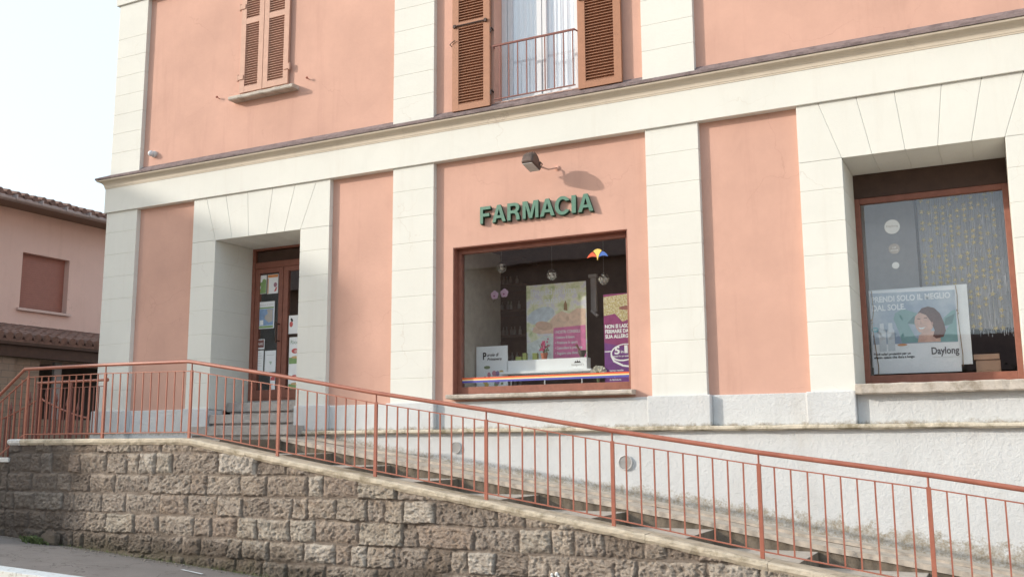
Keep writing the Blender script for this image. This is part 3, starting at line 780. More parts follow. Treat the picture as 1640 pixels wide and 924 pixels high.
# ------------------------------------------------------------------ stone retaining wall
def vnoise(x, y, seed):
    """smooth value noise for arrays"""
    xi = np.floor(x).astype(np.int64); yi = np.floor(y).astype(np.int64); fx = x - xi; fy = y - yi
    def h(a, b):
        n = (a * 374761393 + b * 668265263 + seed * 1442695041) & 0xFFFFFFFF
        n = ((n ^ (n >> 13)) * 1274126177) & 0xFFFFFFFF
        return ((n ^ (n >> 16)) & 0xFFFF) / 65535.0
    sx = fx * fx * (3 - 2 * fx); sy = fy * fy * (3 - 2 * fy)
    a = h(xi, yi) * (1 - sx) + h(xi + 1, yi) * sx; b = h(xi, yi + 1) * (1 - sx) + h(xi + 1, yi + 1) * sx
    return a * (1 - sy) + b * sy
def fbm(x, y, seed, o=5, g=.55):
    s = 0; a = 1; t = 0
    for i in range(o):
        s = s + a * vnoise(x, y, seed + i); t += a; a *= g; x = x * 2.03 + 7.1; y = y * 2.03 - 3.3
    return s / t
def road_z(x): return .015 - .0625 * x

NX, NZ = 1750, 165
X = np.linspace(-13.6, 3.6, NX)
zt = np.array([coping_z(x) - .055 if x > -11.36 else (1.66 if x > -11.92 else 1.42) for x in X])
zb = road_z(X) - .15
jj = np.linspace(0, 1, NZ)[:, None]
XX = np.repeat(X[None], NZ, 0); ZZ = zb[None] + (zt - zb)[None] * jj
rs = random.Random(11)
cz = [2.2]; 
while cz[-1] > -.6: cz.append(cz[-1] - rs.uniform(.205, .245))
cz = np.array(cz)
ci = np.clip(np.searchsorted(-cz, -ZZ) - 1, 0, len(cz) - 2)
ZW = ZZ + (fbm(XX * 1.3, ZZ * 2, 5, 2) - .5) * .02
ci = np.clip(np.searchsorted(-cz, -ZW) - 1, 0, len(cz) - 2)
top = cz[ci]; bot = cz[ci + 1]
dx = np.zeros_like(XX); sid = np.zeros_like(XX)
for c_ in range(len(cz) - 1):
    e = [-14.0 + rs.uniform(0, .3)]
    while e[-1] < 4: e.append(e[-1] + rs.choice([.2, .26, .32, .36, .42, .5, .6]) * rs.uniform(.88, 1.15))
    e = np.array(e); m = ci == c_
    xs = XX[m] + (fbm(XX[m] * 5, ZZ[m] * 5, 9, 2) - .5) * .035; k = np.clip(np.searchsorted(e, xs) - 1, 0, len(e) - 2)
    dx[m] = np.minimum(xs - e[k], e[k + 1] - xs); sid[m] = k * 37.7 + c_ * 91.3
dz_ = np.minimum(top - ZW, ZW - bot)
jw = .004
rnd = (np.sin(sid * 12.9898) * 43758.5453) % 1.0; rnd2 = (np.sin(sid * 78.233) * 12543.123) % 1.0; rnd3 = (np.sin(sid * 39.42) * 9543.77) % 1.0
d = np.minimum(dx, dz_) + (fbm(XX * 16, ZZ * 16, 3, 4, .65) - .5) * .042
mask = np.clip((d - jw) / .010, 0, 1); mask = mask * mask * (3 - 2 * mask)
body = np.clip((d - jw) / (.010 + .035 * rnd), 0, 1) ** .6
ang = rnd3 * 3.1; ca, sa = np.cos(ang), np.sin(ang)
u = XX * ca + ZZ * sa; v = -XX * sa + ZZ * ca
rug = 1 - np.abs(2 * fbm(u * 11 + sid, v * 19, 21, 5, .68) - 1)
rug2 = .5 * fbm(XX * 30 + sid, ZZ * 34, 41, 4, .65) + .5 * (1 - np.abs(2 * fbm(u * 26 + sid, v * 40, 61, 3, .6) - 1))
tilt = (rnd - .5) * .05 * (ZZ - (top + bot) / 2) / .2 + (rnd2 - .5) * .03
hgt = mask * (.004 + body * (.006 + .040 * (rug - .45) + .042 * (rug2 - .55)) + tilt * .9 * body) + (1 - mask) * (.004 + .010 * (rug2 - .5) + .007 * np.exp(-(dz_ / .005) ** 2))
YY = -1.665 - hgt
verts = np.stack([XX, YY, ZZ], -1).reshape(-1, 3)
idx = np.arange(NX * NZ).reshape(NZ, NX)
faces = np.stack([idx[:-1, :-1], idx[:-1, 1:], idx[1:, 1:], idx[1:, :-1]], -1).reshape(-1, 4)
me = bpy.data.meshes.new('retaining_wall')
me.vertices.add(len(verts)); me.vertices.foreach_set('co', verts.ravel())
me.loops.add(faces.size); me.loops.foreach_set('vertex_index', faces.ravel().astype(np.int32))
me.polygons.add(len(faces)); me.polygons.foreach_set('loop_start', np.arange(0, faces.size, 4, dtype=np.int32)); me.polygons.foreach_set('loop_total', np.full(len(faces), 4, dtype=np.int32))
me.update(); me.validate()
me.polygons.foreach_set('use_smooth', [True] * len(me.polygons))
ca_ = me.color_attributes.new('stone', 'FLOAT_COLOR', 'POINT')
cav = np.clip((hgt + .007) / .030, 0, 1)
cd = np.stack([rnd2, mask, cav, np.ones_like(rnd)], -1).reshape(-1)
ca_.data.foreach_set('color', cd.astype(np.float32))
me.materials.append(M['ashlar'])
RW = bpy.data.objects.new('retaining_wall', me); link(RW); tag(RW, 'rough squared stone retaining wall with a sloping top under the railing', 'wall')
mb = MB()
xs = np.linspace(-13.6, 3.6, 60)
zz = lambda x: coping_z(x) - .1 if x > -11.36 else 1.40
for a, b in zip(xs[:-1], xs[1:]): mb.hexa([(a, -1.64, -1), (b, -1.64, -1), (b, -1.44, -1), (a, -1.44, -1)], [(a, -1.64, zz(a)), (b, -1.64, zz(b)), (b, -1.44, zz(b)), (a, -1.44, zz(a))])
mb.build('wall_core', M['kerb'], RW)
# coping slabs, each a slab of its own following the slope
cuts = [-11.38, -11.15, -10.2, -9.25, -8.4, -7.45, -6.75, -5.65, -4.75, -3.75, -2.9, -1.85, -.8, .3, 1.4, 2.5, 3.6]
for i, (a, b) in enumerate(zip(cuts[:-1], cuts[1:])):
    rs = random.Random(i); n = 14; rg = []
    for q in range(n + 1):
        x = a + .002 + (b - a - .004) * q / n; z = coping_z(x); e = lambda s: rs.uniform(-s, s); th = .075
        rg.append([(x, -1.44, z - th), (x, -1.70 + e(.003), z - th + e(.004)), (x, -1.722 + e(.004), z - th * .6 + e(.003)), (x, -1.722 + e(.004), z - .016 + e(.003)), (x, -1.705 + e(.005), z + e(.002)), (x, -1.44, z + .002)])
    v = [p for r in rg for p in r]; fs = []
    for q in range(n): fs += [(q * 6 + j, (q + 1) * 6 + j, (q + 1) * 6 + (j + 1) % 6, q * 6 + (j + 1) % 6) for j in range(6)]
    fs += [tuple(range(6)), tuple(range(len(v) - 1, len(v) - 7, -1))]
    mb = MB(); mb.add(v, fs)
    o = mb.build('coping_slab', M['whitestone'] if i == 0 else M['coping'], RW, at=((a + b) / 2, -1.6, coping_z((a + b) / 2)))
for a, b, z in ((-11.95, -11.345, 1.69), (-12.5, -11.90, 1.455)):
    mb = MB(); mb.box(a, b, -1.715, -1.44, z - .055, z); mb.build('coping_slab', M['whitestone'], RW, bevel=.006)

# stairs going down at the far end of the landing
mb = MB()
for i, z in enumerate((1.74, 1.58, 1.42, 1.26)): mb.box(-11.36 - .30 * (i + 1), -11.36 - .30 * i, -1.45, -.32, .6, z)
o = mb.build('side_stair', M['step'], None); tag(o, 'stone stair going down from the left end of the landing', None, None, 'structure')

# ------------------------------------------------------------------ railings
RL = thing('stair_railing', (-5.8, -1.6, 1.5), 'rust red metal railing with round handrail running down the sloping wall top', 'railing')
HR = [(-12.9, 1.70), (-11.76, 2.495), (-11.30, 2.815), (-9.87, 2.812), (-8.45, 2.795), (-7.13, 2.585), (-5.83, 2.360), (-4.53, 2.160), (-3.22, 1.945), (-1.89, 1.747), (-.57, 1.573), (.75, 1.37), (2.1, 1.15)]
mb = MB(); mb.path([(x, -1.6, z) for x, z in HR], .0215, 12); mb.build('handrail', M['rail'], RL, smooth=True)
def hz(x): return float(np.interp(x, [p[0] for p in HR], [p[1] for p in HR]))
def bz(x): return float(np.interp(x, [-12.9, -12.0, -11.25, -8.41, -8.25], [.95, 1.53, 1.985, 1.985, 1.965])) if x < -8.25 else coping_z(x) + .062
def topz(x): return hz(x) - .105
posts = [-11.22, -9.815, -8.40, -7.10, -5.82, -4.53, -3.23, -1.915, -.60, .72, 2.05]
lowp = [-11.80, -12.4]
allp = sorted(lowp + posts)
for nm, fn, hh in (('top_bar', topz, .005), ('bottom_bar', bz, .005)):
    mb = MB()
    pts = [-12.9] + allp
    for a, b in zip(pts[:-1], pts[1:]):
        za, zb = fn(a), fn(b)
        mb.hexa([(a, -1.612, za - hh), (b, -1.612, zb - hh), (b, -1.588, zb - hh), (a, -1.588, za - hh)], [(a, -1.612, za + hh), (b, -1.612, zb + hh), (b, -1.588, zb + hh), (a, -1.588, za + hh)])
    mb.build(nm, M['rail'], RL)
for x in allp:
    zb_ = coping_z(x) if x > -11.3 else (1.69 if x > -11.9 else 1.455)
    hw = .0175
    mb = MB(); mb.box(x - hw, x + hw, -1.6 - .011, -1.6 + .011, zb_ - .01, topz(x) + .012); mb.tube((x, -1.6, topz(x)), (x, -1.6, hz(x)), .009, 8)
    mb.box(x - .03, x + .03, -1.63, -1.57, zb_ - .012, zb_ + .004) if False else None
    mb.build('post', M['rail'], RL, at=(x, -1.6, zb_), bevel=.002)
bal = {}
for a, b in zip(allp[:-1], allp[1:]):
    n = 9 if b > -8.2 else (10 if b > -11 else 4)
    for k in range(1, n + 1):
        x = a + (b - a) * k / (n + 1) + random.uniform(-.003, .003); h = round(topz(x) - bz(x), 3)
        mb = MB(); mb.box(-.0062, .0062, -.0062, .0062, 0, h)
        o = mb.build('baluster', M['rail'], RL, at=(x, -1.6, bz(x)), fix=False) if False else None
        me = mb.mesh('baluster', M['rail']); o = bpy.data.objects.new('baluster', me); link(o, RL, (x, -1.6, bz(x)))
        o.rotation_euler = (random.uniform(-.004, .004), random.uniform(-.004, .004), 0)

# inner railing of the stair
R2 = thing('stair_railing', (-12, -.3, 1.9), 'short rust red railing with ball end across the landing in front of the building corner', 'railing')
mb = MB(); mb.tube((-12.75, -.3, 2.748), (-11.31, -.3, 2.748), .019, 10); mb.ball((-11.30, -.3, 2.748), .030, 10); mb.build('handrail', M['rail'], R2)
mb = MB(); mb.box(-12.75, -11.325, -.308, -.292, 2.655, 2.665); mb.box(-12.75, -11.325, -.308, -.292, 1.99, 2.0); mb.build('crossbar', M['raildark'], R2)
for x in (-12.72, -12.02, -11.325):
    mb = MB(); mb.box(x - .015, x + .015, -.315, -.285, 1.25 if x < -11.4 else 1.89, 2.74); mb.build('post', M['raildark'], R2)
for k in range(13):
    x = -12.65 + k * .1
    if abs(x + 12.02) < .04: continue
    mb = MB(); mb.box(x - .006, x + .006, -.306, -.294, 2.0, 2.655); mb.build('baluster', M['raildark'], R2, at=(x, -.3, 2.0))

# ornate double gate behind
G = thing('iron_gate', (-14.1, .8, 1.3), 'red brown double iron gate with curved top and leaf shaped finials behind the railing', 'gate')
for gi, (xa, xb) in enumerate(((-15.15, -14.13), (-14.09, -12.95))):
    def top_(x):
        u_ = (x - xa) / (xb - xa); u_ = u_ if gi == 0 else 1 - u_
        return 2.26 + .33 * u_ ** 1.3 if gi == 0 else 2.26 + .33 * (u_ ** 1.3)
    mb = MB(); pts = [(xa + (xb - xa) * i / 10, .8, top_(xa + (xb - xa) * i / 10)) for i in range(11)]
    mb.path(pts, .014, 6)
    mb.box(xa, xb, .79, .81, 1.42, 1.45)
    mb.box(xa, xa + .03, .785, .815, 1.3, top_(xa) + .02); mb.box(xb - .03, xb, .785, .815, 1.3, top_(xb) + .02)
    gl = mb.build('gate_leaf', M['rail'], G, at=((xa + xb) / 2, .8, 1.3))
    for k in range(1, 9):
        x = xa + (xb - xa) * k / 9
        mb = MB(); mb.box(x - .009, x + .009, .79, .81, 1.45, top_(x) + .06 * (k % 2)); 
        if k % 2: mb.lathe([(.006, 0), (.026, .05), (.02, .09), (.003, .17)], (x, .8, top_(x) + .05), 6)
        mb.build('gate_bar', M['raildark'], gl)

# ------------------------------------------------------------------ ground, pavement, road
def sheet(name, xs, ys, zf, mat, label):
    v = [(x, y, zf(x, y)) for y in ys for x in xs]; n = len(xs)
    f = [(j * n + i, j * n + i + 1, (j + 1) * n + i + 1, (j + 1) * n + i) for j in range(len(ys) - 1) for i in range(n - 1)]
    mb = MB(); mb.add(v, f); o = mb.build(name, mat, None, fix=False); tag(o, label, None, None, 'structure'); return o
def gx(x): return road_z(max(-26, min(20, x)))
xs = [-300, -150, -80, -50, -35, -26] + list(np.linspace(-25, 20, 91)) + [40, 80, 150, 300]
def kerb_y(x): return -3.105 + .115 * (min(x, -7.2) + 9.45)
sheet('road', xs, [-300, -100, -40, -20, -12, -8, -5, -2.4], lambda x, y: gx(x) - .13, M['roadtop'], 'asphalt road in front of the pavement')
xp = list(np.linspace(-26, 20, 120)); v = []; npv = 22
for j in range(npv):
    for x in xp:
        u_ = j / (npv - 1); y = kerb_y(x) * (1 - u_) - 1.60 * u_
        v.append((x, y, gx(x) + .012 * float(fbm(np.array([x * .9 + 50]), np.array([y * 1.2 + 50]), 2, 3)[0] - .5)))
n = len(xp); mb = MB(); mb.add(v, [(j * n + i, j * n + i + 1, (j + 1) * n + i + 1, (j + 1) * n + i) for j in range(npv - 1) for i in range(n - 1)])
o = mb.build('pavement', M['asphalt'], None, fix=False); tag(o, 'worn asphalt pavement along the foot of the stone wall', None, None, 'structure')
M['grass'] = simple('far_ground', (.12, .12, .07), .95, var=.2, scale=.6)
sheet('ground', [-300, -100, -40, -26, -13.6, 3.8, 20, 60, 300], [-1.62, 2, 10, 40, 120, 300], lambda x, y: (gx(x) - .02 if x > -13 else 1.25), M['grass'], 'ground beyond the buildings')
t = NT('kerb_paint')
c = t.mix(t.ramp(t.noise(14, 5, .75), [(.52, 0.0), (.70, 1.0)]), (.62, .66, .69), (.40, .39, .39))
M['kerbpaint'] = t.done(c, .8, t.bump(t.noise(60, 4, .7), .2, .003))
mb = MB(); xs2 = np.linspace(-24, 6, 61)
for a, b in zip(xs2[:-1], xs2[1:]):
    ka, kb = kerb_y(a), kerb_y(b); b_ = b - .004
    mb.hexa([(a, ka - .19, gx(a) - .3), (b_, kb - .19, gx(b) - .3), (b_, kb + .005, gx(b) - .3), (a, ka + .005, gx(a) - .3)], [(a, ka - .19, gx(a) + .008), (b_, kb - .19, gx(b) + .008), (b_, kb + .005, gx(b) + .013), (a, ka + .005, gx(a) + .013)])
o = mb.build('kerb', M['kerbpaint'], None, bevel=.006); tag(o, 'white painted kerb stones at the pavement edge', None, None, 'structure')
mb = MB(); mb.add([(-24, kerb_y(-24) - .45, gx(-24) - .126), (-7.2, kerb_y(-7.2) - .45, gx(-7.2) - .126), (-7.2, kerb_y(-7.2) - .2, gx(-7.2) - .126), (-24, kerb_y(-24) - .2, gx(-24) - .126)], [(0, 1, 2, 3)]); o = mb.build('road_line', flat('line_yellow', (.75, .50, .16)), None, fix=False); tag(o, 'yellow line painted along the kerb', None, None, 'structure')
mb = MB(); mb.add([(-8.02, -2.02, gx(-8.02) + .012), (-7.66, -2.08, gx(-7.66) + .012), (-7.66, -2.045, gx(-7.66) + .012), (-8.0, -1.995, gx(-8.0) + .012)], [(0, 1, 2, 3)])
o = mb.build('paint_mark', M['kerbpaint'], None, fix=False); tag(o, 'short white paint dash on the pavement near the wall', None, None, 'structure')

# weeds and loose stone at the wall foot
wd = MB(); rs = random.Random(2)
for k in range(230):
    x = -10.62 + rs.gauss(0, .10); y = -1.80 + rs.gauss(0, .035); z = gx(x); a = rs.uniform(0, 6.28); l = rs.uniform(.03, .10); w_ = rs.uniform(.004, .012)
    dx_, dy_ = math.cos(a) * l * .6, math.sin(a) * l * .6; px, py = -math.sin(a) * w_, math.cos(a) * w_
    wd.add([(x - px, y - py, z), (x + px, y + py, z), (x + dx_ + px * .8, y + dy_ + py * .8, z + l * .8), (x + dx_ * 1.5, y + dy_ * 1.5, z + l * .75)], [(0, 1, 2, 3)])
o = wd.build('weed_tuft', M['leaf'], None, fix=False); tag(o, 'small green weed tuft growing at the foot of the stone wall', 'weeds')
mb = MB(); mb.ball((-10.42, -1.74, gx(-10.4) + .05), .13, 18, 1.2, .55, .9, .11); o = mb.build('loose_stone', M['ashlar'], None); tag(o, 'rounded mossy stone bulging from the wall foot beside the weeds', 'stone')
mb = MB(); rs = random.Random(5)
for k in range(200):
    x = rs.uniform(-12, -4); y = -1.74 - abs(rs.gauss(0, .10)); s_ = rs.uniform(.004, .013); mb.ball((x, y, gx(x) + s_ * .5), s_, 6, 1, 1, .6, .3)
o = mb.build('gravel_litter', flat('grit', (.30, .27, .25)), None, fix=False); tag(o, 'small stones and grit scattered along the foot of the wall', None, None, 'stuff')
mb = MB(); rs = random.Random(8)
for k in range(450):
    x = rs.uniform(-10.8, -3.5); y = -1.70 - abs(rs.gauss(0, .03)); z = gx(x); a = rs.uniform(0, 6.28); l = rs.uniform(.012, .045) * (1.5 if rs.random() < .1 else 1); w_ = .004
    mb.add([(x - w_, y, z), (x + w_, y, z), (x + math.cos(a) * l * .5, y - abs(math.sin(a)) * l * .5, z + l)], [(0, 1, 2)])
o = mb.build('wall_foot_grass', M['leaf'], None, fix=False); tag(o, 'sparse grass and moss along the foot of the wall', None, None, 'stuff')
t = NT('bird_dropping_paint'); M['splash'] = t.done((.75, .75, .74), .8)
mb = MB(); rs = random.Random(1)
for k in range(7):
    cx_, cz_ = -3.80 + rs.gauss(0, .035), .64 + rs.gauss(0, .02); r_0 = rs.uniform(.008, .022)
    mb.ball((cx_, -1.70, cz_), r_0, 8, 1, 1.2, 1, .15)
o = mb.build('white_splash', M['splash'], None); tag(o, 'small white paint splash on the stone wall at the bottom of the photo', 'paint splash')

# ------------------------------------------------------------------ neighbour house
N = thing('neighbour_house', (-22, 4, 1.2), 'pink house with tiled roof, brown roller shutter and tiled porch left of the pharmacy', 'house')
mb = MB()
def side_wall(mb, y0, y1, z0, z1, holes, x0, x1):   # wall facing +x
    g = MB(); grid_wall(g, y0, y1, z0, z1, holes, 0, x0 - x1)
    mb.add([(x0 - b, a, c) for a, b, c in g.v], g.f)
side_wall(mb, -1, 14, 3.6, 7.0, [(3.87, 5.07, 4.79, 6.02)], -19.0, -19.3)
mb.box(-29, -19.3, -1, -.8, 1.2, 7.0); mb.box(-29, -19.3, 13.8, 14, 1.2, 7.0)
mb.build('wall', M['nbwall'], N)
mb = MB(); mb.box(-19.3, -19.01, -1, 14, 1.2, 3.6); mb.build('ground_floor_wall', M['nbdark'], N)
mb = MB(); mb.box(-19.2, -19.16, 3.87, 5.07, 4.79, 6.02)
for k in range(24): mb.box(-19.16, -19.15, 3.88, 5.06, 4.80 + k * .05, 4.835 + k * .05)
ww = mb.build('window', M['roller'], N, at=(-19.1, 4.47, 4.79))
mb = MB(); mb.box(-19.2, -18.93, 3.80, 5.15, 4.735, 4.79); mb.build('sill', flat('pink_sill', (.62, .47, .42)), ww)
# roof
mb = MB()
mb.hexa([(-18.45, -1.5, 7.02), (-18.45, 14.5, 7.02), (-24, 14.5, 8.25), (-24, -1.5, 8.25)], [(-18.45, -1.5, 7.10), (-18.45, 14.5, 7.10), (-24, 14.5, 8.33), (-24, -1.5, 8.33)])
mb.hexa([(-24, -1.5, 8.25), (-24, 14.5, 8.25), (-29.5, 14.5, 7.02), (-29.5, -1.5, 7.02)], [(-24, -1.5, 8.33), (-24, 14.5, 8.33), (-29.5, 14.5, 7.10), (-29.5, -1.5, 7.10)])
rf = mb.build('roof', M['tile'], N)
rs = random.Random(9); mb = MB()
def tiles(mb, x0, z0, x1, z1, ys, r0=.085, seg=3, jit=.02):
    for y in ys:
        for s in range(seg):
            a = s / seg; b = (s + 1) / seg + .03
            za = z0 + (z1 - z0) * a + rs.uniform(0, jit); zb_ = z0 + (z1 - z0) * b + rs.uniform(0, jit)
            xa = x0 + (x1 - x0) * a + rs.uniform(-jit, jit); xb_ = x0 + (x1 - x0) * b
            mb.tube((xa, y, za), (xb_, y, zb_), r0 * 1.05, 8, r0 * .9)
tiles(mb, -18.40, 7.09, -22, 7.90, np.arange(-1.4, 12, .21), .06, 8)
mb.build('roof_tile', M['tile'], rf)
mb = MB()
n = 7; pr = [(-18.38 + .065 * math.cos(R(a)), 6.985 + .065 * math.sin(R(a))) for a in np.linspace(180, 360, n)]
v = [(x, -1.5, z) for x, z in pr] + [(x, 14.5, z) for x, z in pr]
mb.add(v, [(i, i + 1, i + 1 + n, i + n) for i in range(n - 1)])
for y in np.arange(-1.2, 12, .62): mb.box(-18.455, -18.305, y - .015, y + .015, 6.965, 7.065) 
mb.box(-18.46, -18.44, -1.5, 14.5, 6.93, 7.05)
mb.build('gutter', M['gutter'], N)
mb = MB(); mb.hexa([(-18.46, -1.5, 6.93), (-18.46, 14.5, 6.93), (-19.3, 14.5, 6.93), (-19.3, -1.5, 6.93)], [(-18.46, -1.5, 6.96), (-18.46, 14.5, 6.96), (-19.3, 14.5, 6.96), (-19.3, -1.5, 6.96)])
mb.build('eaves_soffit', flat('eaves_wood', (.20, .14, .11)), N)
# porch
PO = MB()
PO.hexa([(-16.8, 1.25, 3.80), (-16.8, 9, 3.80), (-19, 9, 4.28), (-19, 2.9, 4.28)], [(-16.8, 1.25, 3.85), (-16.8, 9, 3.85), (-19, 9, 4.33), (-19, 2.9, 4.33)])
PO.hexa([(-16.8, 1.25, 3.80), (-19, 2.9, 4.28), (-19.02, 2.9, 4.28), (-19.02, 1.25, 3.80)], [(-16.8, 1.25, 3.85), (-19, 2.9, 4.33), (-19.02, 2.9, 4.33), (-19.02, 1.25, 3.85)])
pr_ = PO.build('porch_roof', M['tile'], N)
mb = MB()
for y in np.arange(1.3, 8.9, .20):
    x1 = -19 if y > 2.9 else -16.8 - 2.2 * (y - 1.25) / 1.65; z1 = 3.9 + .46 * (-16.8 - x1) / 2.2
    if x1 < -17.0:
        for s in range(5):
            a = s / 5; b = min(1, (s + 1) / 5 + .04); mb.tube((-16.78 + (x1 + 16.78) * a, y, 3.885 + (z1 - 3.885) * a + rs.uniform(0, .02)), (-16.78 + (x1 + 16.78) * b, y, 3.885 + (z1 - 3.885) * b), .085, 8, .07)
for s in range(9):
    a = s / 9; b = (s + 1) / 9 + .03; mb.tube((-16.8 - 2.2 * a, 1.25 + 1.65 * a, 3.90 + .47 * a + .02), (-16.8 - 2.2 * b, 1.25 + 1.65 * b, 3.90 + .47 * b), .10, 8, .085)
mb.build('roof_tile', M['tile'], pr_)
mb = MB(); mb.box(-17.02, -16.86, 1.2, 9, 3.52, 3.79); mb.box(-16.84, -16.80, 1.2, 9, 3.74, 3.80); mb.box(-19, -17.02, 1.25, 1.4, 3.52, 3.79)
mb.build('porch_beam', M['framedark'], N)
mb = MB(); mb.box(-17.35, -16.95, 2.02, 2.36, 1.25, 3.52); mb.build('porch_pier', M['pier'], N)
mb = MB(); mb.box(-17.45, -17.0, 2.37, 2.95, 1.25, 3.52); mb.build('porch_pier', M['pier'], N)
mb = MB(); mb.box(-17.3, -17.05, 3.0, 8.8, 1.25, 2.35); mb.build('porch_parapet', M['pier'], N)
mb = MB(); mb.box(-17.27, -17.20, 3.45, 3.62, 2.35, 3.50); mb.build('porch_post', flat('grey_post', (.35, .33, .33)), N)

# ------------------------------------------------------------------ inside the middle display window
mb = MB(); mb.box(-5.99, -5.875, .345, 1.3, 2.4, 4.3); mb.box(-3.66, -3.55, .345, 2.4, 2.3, 4.3)
mb.build('side_panel', M['beige'], wm)
mb = MB(); mb.box(-5.87, -3.66, .345, 1.5, 2.44, 2.49); mb.build('display_floor', flat('display_floor_white', (.72, .71, .70)), wm)
# central poster
def poster(name, at, x0, x1, z0, z1, label, group=None, mat=None, th=.004, cat='poster'):
    P = thing(name, ((x0 + x1) / 2, at, z0), label, cat, group)
    mb = MB(); mb.box(x0, x1, at, at + th, z0, z1); mb.build('sheet', mat or M['paper'], P)
    return P
def patch(P, pts, y, mat, name='print'):
    """a flat printed area, outline in world x,z"""
    x0, z0 = pts[0]
    return upright(name, shape_mesh([[(x - x0, z - z0) for x, z in pts]], 0), mat, P, (x0, y, z0))
def lettering(P, s, x, z, y, size, mat, width=None, bold=0, align='LEFT', shear=0):
    return upright('lettering', text_mesh(s, size, bold, width, align, shear), mat, P, (x, y, z))
def ell(cx, cz, a, b, n=20, rot=0):
    o = []
    for i in range(n):
        t_ = 2 * math.pi * i / n; x, z = a * math.cos(t_), b * math.sin(t_)
        o.append((cx + x * math.cos(rot) - z * math.sin(rot), cz + x * math.sin(rot) + z * math.cos(rot)))
    return o
t = NT('meadow_print')
n = t.noise(9, 5, .6)
c = t.ramp(n, [(.30, (.52, .60, .33)), (.42, (.76, .78, .50)), (.52, (.86, .86, .74)), (.62, (.74, .72, .82)), (.8, (.90, .90, .88))])
M['meadow'] = t.done(c, .5)
P1 = poster('poster', .90, -5.30, -4.49, 2.76, 3.79, 'large pale poster of a reclining person in a meadow with a pink text box', None, M['meadow'])
skin = flat('skin_print', (.82, .60, .47)); skin2 = flat('skin_print_shade', (.68, .47, .36))
patch(P1, [(-5.29, 3.05), (-5.05, 3.15), (-4.9, 3.12), (-4.5, 3.2), (-4.5, 2.77), (-5.29, 2.77)], .8985, flat('print_sheet_white', (.74, .80, .78)))
patch(P1, [(-5.22, 3.2), (-5.12, 3.17), (-4.94, 3.17), (-4.80, 3.21), (-4.5, 3.16), (-4.5, 3.45), (-4.62, 3.46), (-4.72, 3.40), (-4.82, 3.44), (-4.93, 3.38), (-4.99, 3.30), (-5.10, 3.30), (-5.2, 3.26)], .8975, skin)
patch(P1, ell(-5.1, 3.40, .19, .10, 20, .25), .897, flat('print_shirt_blue', (.62, .70, .76)))
patch(P1, ell(-5.06, 3.27, .12, .055, 20, -.2), .8965, skin2)
patch(P1, [(-4.79, 3.45), (-4.74, 3.44), (-4.745, 3.52), (-4.765, 3.57), (-4.785, 3.52)], .8965, flat('print_butterfly', (.35, .22, .12)))
patch(P1, ell(-4.74, 3.34, .022, .035), .8965, skin2)
pk = patch(P1, [(-4.94, 2.79), (-4.50, 2.77), (-4.505, 3.25), (-4.93, 3.235)], .896, flat('print_pink', (.72, .22, .42)))
lettering(P1, 'Investi in una', -5.24, 3.655, .896, .12, M['board'], .62, .002)
lettering(P1, 'vita sana!', -5.24, 3.545, .896, .12, M['board'], .40, .002)
for i, s_ in enumerate(('I NOSTRI CONSIGLI:', '• Smettere di fumare', '• Praticare lo sport', '• Controllare la pressione', '• Seguire una dieta', '  sana')):
    lettering(P1, s_, -4.91, 3.165 - .065 * i, .894, .045 if i else .05, M['board'], [.34, .26, .30, .36, .30, .1][i], .0012)
mb = MB(); mb.box(-4.47, -4.40, 1.0, 1.04, 3.42, 3.85); mb.box(-4.49, -4.38, .98, 1.02, 3.84, 3.88); mb.tube((-4.46, .99, 3.43), (-4.38, .99, 3.36), .02)
o = mb.build('display_stand', flat('stand_metal', (.35, .32, .31)), None); tag(o, 'grey metal stand bracket beside the top of the large pale poster', 'stand')
# white box with emblem, on a glass shelf
BX = thing('banner_box', (-4.9, .65, 2.69), 'long white box with small dark emblem on the shelf in the display window', 'box')
mb = MB(); mb.box(-5.43, -4.372, .60, .72, 2.69, 2.83); mb.build('body', M['board'], BX, bevel=.003)
for sx in (-1, 0, 1):
    patch(BX, [(-4.49 + sx * .028 - .018, 2.768), (-4.49 + sx * .028 + .018, 2.768), (-4.49 + sx * .022, 2.795 + .006 * (sx == 0))], .5985, M['black'], 'emblem')
lettering(BX, "feelgood's", -4.49, 2.735, .5985, .04, M['grey'], .16, .0006, 'CENTER')
SH = thing('glass_shelf', (-4.86, .65, 2.5), 'thin pale shelf on short legs carrying the long white box', 'shelf')
mb = MB(); mb.box(-5.48, -4.28, .50, .86, 2.662, 2.689); mb.build('board', M['board'], SH)
for x in (-5.35, -4.9, -4.42): 
    mb = MB(); mb.tube((x, .56, 2.49), (x, .56, 2.662), .008); mb.build('leg', M['grey'], SH)
mb = MB(); mb.box(-5.40, -4.36, .50, .9, 2.491, 2.52); o = mb.build('base_tray', M['board'], SH)
# white poster, left
P2 = poster('poster', .60, -5.853, -5.416, 2.50, 3.02, 'white poster with black script and flowers at lower left of the display window', None, M['board'])
lettering(P2, 'P', -5.76, 2.86, .598, .12, M['black'], .05, .004)
lettering(P2, 'arole di', -5.70, 2.895, .598, .055, M['black'], .16, .001, shear=.3)
lettering(P2, 'Primavera', -5.70, 2.845, .598, .05, M['black'], .20, .001, shear=.3)
rs = random.Random(3)
for k in range(16):
    x, z = rs.uniform(-5.82, -5.45), rs.uniform(2.54, 2.70)
    patch(P2, ell(x, z, rs.uniform(.015, .035), rs.uniform(.012, .035), 9), .5985 - .0002 * k, flat(['fl_pink', 'fl_green', 'fl_ochre', 'fl_violet'][k % 4], [(.55, .25, .33), (.22, .28, .15), (.62, .45, .15), (.30, .20, .36)][k % 4]))
patch(P2, ell(-5.80 + .1, 2.76, .045, .02, 12), .5955, flat('fl_green', (.2, .3, .1)))
